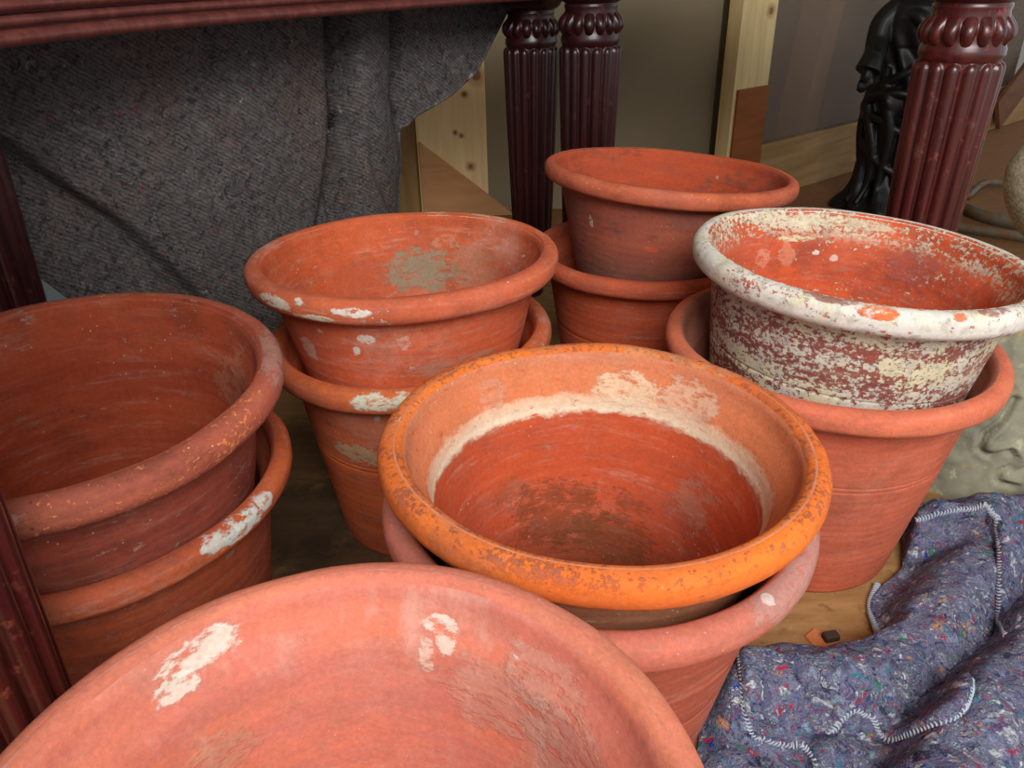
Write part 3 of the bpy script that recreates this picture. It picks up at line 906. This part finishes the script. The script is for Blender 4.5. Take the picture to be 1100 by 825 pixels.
md = ho.modifiers.new('thick', 'SOLIDIFY'); md.thickness = 0.004; md.offset = 0
# rolled hem along its slanting right edge
bm = bmesh.new()
add_tube(bm, smooth_path([HQ + HU * interp(SR, z) + HN * hang_d(interp(SR, z), z) + Vector((0, 0, z)) - HO for z in [0.70, 0.665, 0.60, 0.56, 0.539, 0.52, 0.499, 0.48, 0.465, 0.45, 0.44, 0.40, 0.365, 0.32, 0.279, 0.22, 0.17, 0.10, 0.06]], 6), 0.0042, 8)
obj('hem', bm, M_FELTH, hb)

# ------------------------------------------------------------------ wood, walls, floor
def wood(name, a, b, grain=(14, 14, 1.2), rough=0.6, knots=(), rot=(0, 0, 0), dirt=0.0, dirtcol=None):
    t = NT(name, rough, 0.25)
    co = t.mapping(t.co, scale=grain, rot=rot)
    n = t.noise(co, 2.2, 5, 0.6, 0.6)
    col = t.mix(t.step(n, 0.32, 0.70), a, b)
    f = t.noise(t.mapping(t.co, scale=tuple(x * 5 for x in grain), rot=rot), 3, 4, 0.6)
    col = t.mix(t.math('MULTIPLY', t.step(f, 0.55, 0.72), 0.28), col, b)
    for (x, y, z, r) in knots:
        d = t.vmath('DISTANCE', t.co, (x, y, z))
        d = t.math('ADD', d, t.math('MULTIPLY', t.math('SUBTRACT', t.noise(t.co, 30, 3), 0.5), 0.012))
        col = t.mix(t.math('MULTIPLY', t.step(d, r * 2.2, r), 0.6), col, srgb(168, 122, 74))
        col = t.mix(t.math('MULTIPLY', t.step(d, r, r * 0.6), 0.8), col, srgb(112, 74, 44))
    if dirt:
        m = t.math('MULTIPLY', t.step(t.noise(t.co, 5, 6, 0.7), 0.48, 0.68), dirt)
        col = t.mix(m, col, dirtcol)
    return t.done(col, t.bump(f, 0.15, 0.0008))

M_PINE = wood('pine', srgb(248, 222, 170), srgb(238, 204, 146), knots=((-0.09, 2.58, 0.44, 0.020), (-0.13, 2.58, 0.385, 0.008), (-0.165, 2.58, 0.27, 0.006), (-0.145, 2.58, 0.26, 0.006), (-0.12, 2.58, 0.16, 0.010)))
M_PINED = wood('pine_dark', srgb(176, 146, 98), srgb(156, 124, 78))
M_PINEG = wood('pine_green', srgb(226, 204, 152), srgb(204, 178, 124), knots=((0.82, 2.63, 0.60, 0.014),))
M_SKIRT = wood('skirting_pine', srgb(172, 138, 92), srgb(148, 114, 72), grain=(1.4, 1.4, 14), knots=((1.05, 2.8, 0.11, 0.006), (1.25, 2.96, 0.06, 0.006)))
M_PLY = wood('plywood', srgb(150, 88, 44), srgb(132, 74, 38), grain=(2, 2, 12))
M_PLYT = wood('plywood_gusset', srgb(206, 156, 110), srgb(190, 138, 92), grain=(2, 2, 9))

t = NT('olive_board', 0.75, 0.2)
n = t.noise(t.co, 3, 5, 0.6)
M_OLIVE = t.done(t.mix(t.step(n, 0.3, 0.7), srgb(134, 122, 98), srgb(146, 133, 108)), t.bump(t.noise(t.co, 60, 3), 0.1, 0.001))
t = NT('ceiling_paint', 0.9, 0.1)
M_CEIL = t.done(t.mix(t.noise(t.co, 3, 3), srgb(150, 146, 138), srgb(168, 164, 156)))

# floor: worn brown boarding with dust, shade between the pots painted in as dark patches
t = NT('floor_board', 0.8, 0.25)
co = t.co
g1 = t.noise(t.mapping(co, scale=(3, 16, 1), rot=(0, 0, 0.5)), 3, 6, 0.65)
col = t.mix(t.step(g1, 0.3, 0.72), srgb(172, 134, 88), srgb(146, 108, 66))
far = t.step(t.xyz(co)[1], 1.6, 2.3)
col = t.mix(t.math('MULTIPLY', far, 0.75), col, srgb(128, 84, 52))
fl = t.noise(t.mapping(co, scale=(1, 1, 1)), 70, 5, 0.7)
col = t.mix(t.math('MULTIPLY', t.step(fl, 0.55, 0.72), 0.45), col, srgb(184, 152, 104))
col = t.mix(t.math('MULTIPLY', t.step(t.noise(co, 34, 5, 0.7), 0.56, 0.70), 0.6), col, srgb(92, 68, 44))
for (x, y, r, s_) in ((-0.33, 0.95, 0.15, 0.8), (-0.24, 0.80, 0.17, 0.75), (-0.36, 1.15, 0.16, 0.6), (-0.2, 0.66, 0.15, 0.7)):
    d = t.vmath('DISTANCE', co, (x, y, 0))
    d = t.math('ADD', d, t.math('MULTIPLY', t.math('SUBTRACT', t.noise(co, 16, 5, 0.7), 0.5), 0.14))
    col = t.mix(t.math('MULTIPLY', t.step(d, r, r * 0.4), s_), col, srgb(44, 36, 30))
d1 = t.step(t.voro(co, 90, 'Distance'), 0.14, 0.06)
d1 = t.math('MULTIPLY', d1, t.step(t.noise(co, 8, 2), 0.50, 0.60))
col = t.mix(t.math('MULTIPLY', d1, 0.6), col, srgb(60, 50, 40))
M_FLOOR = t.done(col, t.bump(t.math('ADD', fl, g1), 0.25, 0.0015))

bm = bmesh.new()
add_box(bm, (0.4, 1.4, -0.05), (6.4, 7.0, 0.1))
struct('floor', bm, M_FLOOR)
bm = bmesh.new()
add_box(bm, (0.4, 2.0, 2.45), (6.4, 5.8, 0.1))
struct('ceiling', bm, M_CEIL)
bm = bmesh.new()
add_box(bm, (-2.45, 2.0, 1.2), (0.1, 5.8, 2.4))
struct('wall_left', bm, M_OLIVE)

W0 = Vector((0.80, 2.62, 0)); WU = Vector((0.7866, 0.6175, 0)); WN = Vector((0.6175, -0.7866, 0))
WA = atan2(WU.y, WU.x)
def wpt(s, o, z): return W0 + WU * s + WN * o + Vector((0, 0, z))
bm = bmesh.new()
add_box(bm, (-0.87, 2.675, 1.2), (3.08, 0.09, 2.4))
struct('wall_back', bm, M_OLIVE)
# slanting wall: studs behind a taut translucent sheet
t = NT('wall_sheet', 0.55, 0.3)
tr = t.node('ShaderNodeBsdfTransparent'); tr.inputs[0].default_value = (0.85, 0.82, 0.78, 1)
ms = t.node('ShaderNodeMixShader'); ms.inputs[0].default_value = 0.42
n = t.noise(t.mapping(t.co, scale=(6, 6, 1)), 3, 4)
t.put(t.b.inputs['Base Color'], t.mix(n, srgb(136, 120, 108), srgb(152, 136, 122)))
outn = t.t.nodes['Material Output']
t.link(tr.outputs[0], ms.inputs[1]); t.link(t.b.outputs[0], ms.inputs[2]); t.link(ms.outputs[0], outn.inputs['Surface'])
M_SHEET = t.m
bm = bmesh.new()
add_box(bm, wpt(1.15, -0.030, 1.2), (2.5, 0.002, 2.4), WA)
struct('wall_right_sheet', bm, M_SHEET)
bm = bmesh.new()
add_box(bm, wpt(1.15, -0.17, 1.2), (2.5, 0.05, 2.4), WA)
struct('wall_right', bm, M_OLIVE)
t = NT('stud_pine', 0.7, 0.2)
M_STUD = t.done(t.mix(t.noise(t.mapping(t.co, scale=(10, 10, 1)), 4, 4), srgb(250, 196, 136), srgb(232, 172, 114)))
for k, s0 in enumerate((0.40, 1.35)):
    bm = bmesh.new()
    vs = []
    for z, ds in ((0.0, -0.035), (2.4, 0.30)):
        for a, o in ((-0.045, -0.034), (0.045, -0.034), (0.045, -0.14), (-0.045, -0.14)):
            vs.append(bm.verts.new(wpt(s0 + ds * (1 if k == 0 else 0.1) + a, o, z)))
    for i in range(4):
        bm.faces.new((vs[i], vs[(i + 1) % 4], vs[4 + (i + 1) % 4], vs[4 + i]))
    bm.faces.new(vs[:4][::-1]); bm.faces.new(vs[4:])
    struct('trim_%d' % (1 + k), bm, M_STUD)
bm = bmesh.new()
add_box(bm, wpt(1.24, -0.010, 0.096), (2.34, 0.022, 0.190), WA, 0.003)
struct('baseboard_right', bm, M_SKIRT)
# corner post: pale edge, greenish upper board, brown plywood below
bm = bmesh.new()
add_box(bm, wpt(-0.033, -0.022, 1.2), (0.175, 0.050, 2.4), WA, 0.002)
struct('trim_3', bm, M_PINEG)
bm = bmesh.new()
add_box(bm, wpt(-0.026, 0.007, 0.192), (0.160, 0.008, 0.384), WA, 0.001)
struct('trim_4', bm, M_PLY)
# boards at the left of the table legs
bm = bmesh.new()
add_box(bm, (-0.178, 2.605, 1.2), (0.225, 0.05, 2.4), 0, 0.002)
struct('trim_5', bm, M_PINE)
bm = bmesh.new()
add_box(bm, (-0.355, 2.622, 1.2), (0.125, 0.02, 2.4), 0, 0.002)
struct('trim_6', bm, M_PINED)
bm = bmesh.new()
vs = [bm.verts.new(q) for q in ((-0.282, 2.579, -0.0), (-0.282, 2.579, 0.245), (0.02, 2.579, 0.0))]
f = bm.faces.new(vs)
r = bmesh.ops.extrude_face_region(bm, geom=[f])
bmesh.ops.translate(bm, vec=(0, -0.012, 0), verts=[v for v in r['geom'] if isinstance(v, bmesh.types.BMVert)])
struct('trim_7', bm, M_PLYT)

# a board leaning at the far right
bm = bmesh.new()
add_box(bm, (0, 0, 0), (0.9, 0.02, 0.16), 0, 0.002)
bmesh.ops.rotate(bm, cent=(0, 0, 0), matrix=Matrix.Rotation(-0.62, 3, 'Y'), verts=bm.verts)
bmesh.ops.rotate(bm, cent=(0, 0, 0), matrix=Matrix.Rotation(WA, 3, 'Z'), verts=bm.verts)
M_BOARD = wood('brown_board', srgb(124, 82, 54), srgb(104, 66, 42), grain=(2, 14, 14))
lb = obj('wooden_board', bm, M_BOARD, smooth=False)
lb.location = wpt(2.22, 0.03, 0.335)
tag(lb, 'brown wooden board leaning against the wall behind the right table leg', 'board')

# ------------------------------------------------------------------ statue
t = NT('black_metal', 0.46, 0.4)
M_BLACK = t.done(t.mix(t.noise(t.co, 12, 4), srgb(9, 9, 10), srgb(17, 17, 19)), t.bump(t.noise(t.co, 60, 4), 0.25, 0.002))
SL = Vector((1.255, 2.56, 0))
sr_ = thing('statue', 'black statue of a draped standing figure behind the right table leg', 'statue', SL, 0)
bm = bmesh.new()
RB = [(0.0, 0.150), (0.02, 0.145), (0.05, 0.118), (0.09, 0.104), (0.14, 0.100), (0.22, 0.106), (0.30, 0.112), (0.36, 0.110), (0.42, 0.088), (0.45, 0.084), (0.52, 0.094), (0.58, 0.098), (0.615, 0.085), (0.64, 0.052), (0.66, 0.036), (0.68, 0.034)]
rows = []
NS = 80
for k in range(91):
    z = 0.68 * k / 90
    r0 = interp(RB, z)
    fold = sstep(0.62, 0.40, z)
    cx = 0.012 * sin(z * 7)
    row = []
    for i in range(NS):
        a = 2 * pi * i / NS
        tw = a + 2.2 * z
        e = 0.006 + fold * (0.012 * sin(9 * tw + 2 * sin(z * 14)) + 0.009 * sin(5 * a - 16 * z))
        if 0.3 < z < 0.5: e += 0.006 * sin(60 * z + 3 * a)
        ell = 0.82 if z > 0.4 else 0.92
        row.append(bm.verts.new((cx + (r0 + e) * cos(a), (r0 + e) * sin(a) * ell, z)))
    rows.append(row)
for a, b in zip(rows, rows[1:]):
    for i in range(NS): bm.faces.new((a[i], a[(i + 1) % NS], b[(i + 1) % NS], b[i]))
bm.faces.new(rows[0][::-1]); bm.faces.new(rows[-1])
# head with brow, nose, chin
th = bmesh.new()
bmesh.ops.create_uvsphere(th, u_segments=32, v_segments=24, radius=1)
for v in th.verts:
    x, y, z = v.co
    jaw = 1 - 0.22 * max(0, -z)
    v.co = Vector((x * 0.047 * jaw, y * 0.056 * jaw, z * 0.066))
    if y < -0.5:
        v.co.y -= 0.014 * exp(-((x / 0.18) ** 2)) * exp(-((z + 0.05) / 0.22) ** 2)
        v.co.y += 0.006 * (exp(-(((abs(x) - 0.38) / 0.16) ** 2)) * exp(-((z - 0.12) / 0.12) ** 2))
        v.co.y -= 0.004 * exp(-((x / 0.3) ** 2)) * exp(-((z + 0.45) / 0.06) ** 2)
    v.co += Vector((0.004, -0.004, 0.742))
_merge(bm, th)
# arms: one bent with a wide cuff, the other folded across the front
add_tube(bm, smooth_path([(-0.070, 0, 0.605), (-0.112, 0.0, 0.565), (-0.128, -0.015, 0.515), (-0.142, -0.045, 0.485), (-0.158, -0.066, 0.470)], 8), [lerp(0.040, 0.030, k / 32) for k in range(33)], 16)
add_tube(bm, smooth_path([(-0.140, -0.040, 0.492), (-0.158, -0.064, 0.462), (-0.168, -0.074, 0.438)], 8), [lerp(0.030, 0.038, k / 16) for k in range(17)], 16)
add_tube(bm, smooth_path([(0.075, 0, 0.605), (0.115, -0.005, 0.55), (0.110, -0.05, 0.50), (0.06, -0.09, 0.49), (0.02, -0.10, 0.50)], 8), [lerp(0.038, 0.022, k / 32) for k in range(33)], 16)
# hand with fingers below the cuff
add_tube(bm, [(-0.165, -0.072, 0.448), (-0.172, -0.078, 0.425), (-0.175, -0.080, 0.410)], [0.016, 0.017, 0.013], 10)
for k, ln_ in enumerate((0.030, 0.036, 0.034, 0.026)):
    o = (k - 1.5) * 0.0075
    add_tube(bm, [(-0.173 + o, -0.079 - o * 0.5, 0.414), (-0.178 + o, -0.084 - o * 0.5, 0.414 - ln_ * 0.6), (-0.177 + o, -0.080 - o * 0.5, 0.414 - ln_)], [0.0062, 0.0058, 0.0045], 8)
add_tube(bm, [(-0.158, -0.078, 0.428), (-0.156, -0.090, 0.414), (-0.160, -0.094, 0.402)], [0.0068, 0.006, 0.0045], 8)
# gathered folds swinging down the robe
for k in range(11):
    a0 = 2 * pi * k / 11
    pp = []
    for q in range(9):
        f_ = q / 8
        z = lerp(0.44, 0.03, f_)
        a = a0 + 0.9 * f_ + 0.25 * sin(5 * f_ + k)
        r = interp(RB, z) + 0.002
        pp.append((r * cos(a), r * sin(a) * 0.92, z))
    add_tube(bm, smooth_path(pp, 4), [0.010 + 0.008 * sin(pi * min(1, i / 32 + 0.1)) for i in range(33)], 8)
for k in range(4):
    z0 = 0.40 - 0.075 * k
    add_tube(bm, smooth_path([((interp(RB, z0) + 0.003) * cos(a), (interp(RB, z0) + 0.003) * sin(a) * 0.9, z0 + 0.05 * cos(a * 1.3 + k)) for a in [pi * (0.75 + 0.13 * i) for i in range(8)]], 5), 0.014, 8)
# shawl over the shoulders
add_tube(bm, smooth_path([(-0.085, 0.03, 0.60), (-0.05, -0.07, 0.585), (0.0, -0.09, 0.545), (0.06, -0.075, 0.585), (0.09, 0.03, 0.60)], 10), 0.020, 12)
sb = obj('body', bm, M_BLACK, sr_)
md = sb.modifiers.new('remesh', 'REMESH'); md.mode = 'VOXEL'; md.voxel_size = 0.003; md.use_smooth_shade = True
md = sb.modifiers.new('smooth', 'SMOOTH'); md.factor = 0.5; md.iterations = 6
th = bmesh.new()
bmesh.ops.create_uvsphere(th, u_segments=40, v_segments=24, radius=1)
for v in th.verts:
    x, y, z = v.co
    w = 1 + 0.05 * sin(14 * atan2(x, y + 0.3) + 5 * z)
    v.co = Vector((x * 0.056 * w, y * 0.058 * w + 0.016, z * 0.064 + 0.757))
hair = th
add_tube(hair, smooth_path([(-0.03, 0.05, 0.75), (-0.052, 0.03, 0.70), (-0.06, 0.0, 0.655), (-0.05, -0.02, 0.62)], 8), [0.022] * 12 + [0.018] * 13, 10)
obj('hair', hair, M_BLACK, sr_)

# ------------------------------------------------------------------ stone pieces
t = NT('carved_stone', 0.9, 0.2)
n = t.noise(t.co, 8, 6, 0.65)
col = t.mix(t.step(n, 0.32, 0.68), srgb(160, 157, 134), srgb(120, 120, 106))
col = t.mix(t.math('MULTIPLY', t.step(t.noise(t.co, 40, 5, 0.7), 0.54, 0.68), 0.6), col, srgb(200, 194, 168))
y1 = t.math('MULTIPLY', t.step(t.noise(t.co, 60, 4, 0.7), 0.60, 0.68), t.step(t.noise(t.co, 9, 2), 0.52, 0.60))
col = t.mix(t.math('MULTIPLY', y1, 0.8), col, srgb(186, 158, 84))
col = t.mix(t.math('MULTIPLY', t.step(t.noise(t.co, 14, 4, 0.6), 0.58, 0.72), 0.5), col, srgb(100, 98, 88))
M_STONE = t.done(col, t.bump(t.noise(t.co, 90, 5, 0.7), 0.4, 0.002))
SC = Vector((0.91, 1.058, 0))
SWIRLS = [(V2([(0.733, 0.176), (0.722, 0.142), (0.703, 0.114), (0.704, 0.090), (0.720, 0.080), (0.729, 0.090), (0.742, 0.096), (0.753, 0.083), (0.748, 0.068), (0.734, 0.058), (0.738, 0.042), (0.765, 0.034)]), 0.010, 0.0034),
          (V2([(0.752, 0.060), (0.785, 0.072), (0.83, 0.070), (0.90, 0.11)]), 0.005, 0.006), (V2([(0.77, 0.20), (0.80, 0.15), (0.86, 0.14), (0.93, 0.18)]), 0.006, 0.008)]
bm = bmesh.new()
rows = []
for j in range(150):
    v = j / 149
    el = v * 0.5 * pi
    row = []
    for i in range(240):
        a = 2 * pi * i / 240
        ce, se = cos(el), sin(el)
        f = lambda q, e: math.copysign(abs(q) ** e, q)
        x = 0.268 * f(ce, 0.5) * f(cos(a), 0.55); y = 0.098 * f(ce, 0.5) * f(sin(a), 0.55); z = 0.30 * f(se, 0.7)
        x *= 1 - 0.10 * z / 0.3 * (1 if x < 0 else 0)
        d = 0.014 * nz(x * 9, y * 9, z * 9) + 0.006 * nz(x * 25, y * 25, z * 25) + 0.002 * nz(x * 70, y * 70, z * 70)
        p = Vector((x, y, z))
        if sin(a) < 0.4:
            q = Vector((x + SC.x, z))
            for sw, dep, w in SWIRLS:
                dd, sg, u_ = seg_dist(q, sw)
                d -= dep * exp(-(dd / w) ** 2)
                d += dep * 0.6 * exp(-((dd - 2.6 * w) / (1.6 * w)) ** 2) * (1 if sg > 0 else 0.3)
        nrm = Vector((x / 0.26 ** 2, y / 0.098 ** 2, z / 0.3 ** 2)).normalized()
        p += nrm * d
        p.z = max(p.z, 0.0)
        row.append(bm.verts.new(p))
    rows.append(row)
for a, b in zip(rows, rows[1:]):
    for i in range(240): bm.faces.new((a[i], a[(i + 1) % 240], b[(i + 1) % 240], b[i]))
so = obj('stone_ornament', bm, M_STONE)
so.location = SC
tag(so, 'grey green carved stone with a scrolled groove, behind the felt heap at the right edge', 'stone ornament')

t = NT('pale_stone', 0.9, 0.2)
sp = t.noise(t.co, 160, 4, 0.7)
col = t.mix(t.step(sp, 0.40, 0.62), srgb(190, 178, 150), srgb(240, 230, 204))
col = t.mix(t.math('MULTIPLY', t.step(t.noise(t.co, 9, 3), 0.5, 0.7), 0.5), col, srgb(196, 168, 122))
M_PALE = t.done(col, t.bump(sp, 0.4, 0.002))
ur = thing('stone_urn', 'pale speckled stone urn cut off by the right edge, level with the reeded leg', 'urn', (1.113, 1.50, 0))
bm = bmesh.new()
add_lathe(bm, [(0.0005, 0.0), (0.10, 0.0), (0.10, 0.03), (0.085, 0.045), (0.06, 0.06), (0.045, 0.09), (0.04, 0.15), (0.046, 0.20), (0.062, 0.222), (0.062, 0.232), (0.0005, 0.232)], 64)
obj('pedestal', bm, M_PALE, ur)
bm = bmesh.new()
pr = []
for k in range(31):
    z = 0.232 + 0.22 * k / 30
    r = interp([(0.232, 0.060), (0.25, 0.084), (0.28, 0.106), (0.31, 0.122), (0.34, 0.131), (0.37, 0.132), (0.40, 0.122), (0.43, 0.106), (0.452, 0.100)], z)
    pr.append((r, z))
add_lathe(bm, [(0.0005, 0.232)] + pr + [(0.115, 0.462), (0.118, 0.470), (0.105, 0.474), (0.088, 0.466), (0.08, 0.40), (0.06, 0.30), (0.0005, 0.28)], 72)
obj('bowl', bm, M_PALE, ur)

# ------------------------------------------------------------------ scrap iron on the floor behind the right leg
t = NT('rusty_iron', 0.7, 0.4)
M_RUST = t.done(t.mix(t.step(t.noise(t.co, 30, 5, 0.7), 0.4, 0.6), srgb(112, 108, 96), srgb(122, 86, 50)), t.bump(t.noise(t.co, 90, 3), 0.3, 0.001))
def strip(pts, w, th_, n=10):
    P = smooth_path(pts, n)
    bm = bmesh.new(); rows = []
    for i, p in enumerate(P):
        tg = (P[min(i + 1, len(P) - 1)] - P[max(i - 1, 0)]).normalized()
        sd = tg.cross(Vector((0, 0, 1))).normalized()
        up = sd.cross(tg)
        rows.append([bm.verts.new(p + sd * a * th_ / 2 + up * b * w / 2) for a, b in ((-1, -1), (1, -1), (1, 1), (-1, 1))])
    for a, b in zip(rows, rows[1:]):
        for k in range(4): bm.faces.new((a[k], a[(k + 1) % 4], b[(k + 1) % 4], b[k]))
    bm.faces.new(rows[0][::-1]); bm.faces.new(rows[-1])
    return bm
def ring_pts(cx, cy, r, a0, a1, z, n=14, ey=1.0):
    return [(r * cos(lerp(a0, a1, k / n)), ey * r * sin(lerp(a0, a1, k / n)), z) for k in range(n + 1)]
def iron(name, label, cat, bm, loc, rz=0):
    o = obj(name, bm, M_RUST); o.location = loc; o.rotation_euler = (0, 0, rz)
    return tag(o, label, cat)
iron('iron_hoop', 'curved grey iron hoop lying on the floor right of the reeded leg', 'iron hoop', strip(ring_pts(0, 0, 0.19, pi * 0.75, pi * 2.1, 0.022), 0.040, 0.006), (1.66, 2.44, 0), 0)
iron('iron_strip', 'long brown iron strip lying on the floor in front of the curved hoop', 'iron strip', strip([(-0.22, 0.08, 0.015), (-0.08, 0.02, 0.014), (0.06, -0.03, 0.014), (0.22, -0.06, 0.015)], 0.026, 0.008), (1.52, 2.17, 0.002), -0.25)
iron('iron_bar', 'pale flat iron bar lying slantwise across the curved hoop', 'iron bar', strip([(0, 0, 0.06), (0.10, 0.14, 0.09), (0.2, 0.28, 0.07)], 0.05, 0.006), (1.66, 2.32, 0.0), -0.2)
iron('bent_iron_rod', 'bent dark iron rod lying behind the curved hoop', 'iron rod', strip([(-0.25, 0, 0.012), (-0.1, 0.05, 0.03), (0.05, 0.03, 0.012), (0.2, 0.09, 0.02)], 0.018, 0.018), (1.80, 2.72, 0.002), 0.4)

# pale blue box under the hanging blanket
t = NT('blue_plastic', 0.45, 0.4)
M_BLUE = t.done(t.mix(t.noise(t.co, 5, 2), srgb(196, 226, 240), srgb(206, 232, 244)))
bx = thing('storage_box', 'pale blue storage box peeping out below the hanging grey blanket', 'box', (-1.03, 1.80, 0))
bm = bmesh.new(); add_box(bm, (0, 0, 0.12), (0.52, 0.30, 0.24), 0, 0.015); obj('body', bm, M_BLUE, bx)
bm = bmesh.new(); add_box(bm, (0, 0, 0.252), (0.55, 0.33, 0.028), 0, 0.010); obj('lid', bm, M_BLUE, bx)

# broken bits on the floor
t = NT('shard_clay', 0.85, 0.2)
M_SHARD = t.done(t.mix(t.noise(t.co, 60, 4), srgb(206, 132, 84), srgb(186, 112, 70)))
bm = bmesh.new()
out = [(-0.020, 0.012), (-0.004, 0.024), (0.016, 0.012), (0.022, -0.008), (0.004, -0.020), (-0.014, -0.010)]
lo = [bm.verts.new((x, y, 0)) for x, y in out]; hi = [bm.verts.new((x * 0.92, y * 0.92, 0.003)) for x, y in out]
bm.faces.new(lo[::-1]); bm.faces.new(hi)
for k in range(6): bm.faces.new((lo[k], lo[(k + 1) % 6], hi[(k + 1) % 6], hi[k]))
o = obj('clay_shard', bm, M_SHARD, smooth=False); o.location = (0.379, 0.690, 0.0003)
tag(o, 'flat orange clay shard on the bare floor between pots and felt heap', 'shard')
t = NT('dark_chip', 0.6, 0.3)
M_CHIP = t.done(t.mix(t.noise(t.co, 90, 3), srgb(52, 40, 38), srgb(82, 62, 54)))
bm = bmesh.new(); add_box(bm, (0, 0, 0.0045), (0.019, 0.012, 0.009), 0.2, 0.002)
o = obj('dark_chip', bm, M_CHIP); o.location = (0.389, 0.694, 0.0033)
tag(o, 'small dark chip lying on the orange clay shard', 'chip')

# ------------------------------------------------------------------ light
w = bpy.data.worlds.new('world'); scene.world = w; w.use_nodes = True
bg = w.node_tree.nodes['Background']
bg.inputs['Color'].default_value = (0.90, 0.95, 1.0, 1)
bg.inputs['Strength'].default_value = 0.74
def area(name, loc, tgt, size, sy, power, colr):
    l = bpy.data.lights.new(name, 'AREA'); l.shape = 'RECTANGLE'; l.size = size; l.size_y = sy; l.energy = power; l.color = colr
    o = bpy.data.objects.new(name, l); COL.objects.link(o); o.location = loc
    o.rotation_euler = (Vector(tgt) - Vector(loc)).to_track_quat('-Z', 'Y').to_euler()
    return o
area('doorway_daylight', (0.42, -1.15, 2.1), (0.12, 0.75, 0.2), 1.5, 1.2, 82, (1.0, 0.96, 0.91))

vs_ = scene.view_settings
scene.display_settings.display_device = 'sRGB'
vs_.view_transform = 'Standard'
vs_.look = 'None'
vs_.exposure = 0.10
vs_.gamma = 1.0
vs_.use_curve_mapping = False
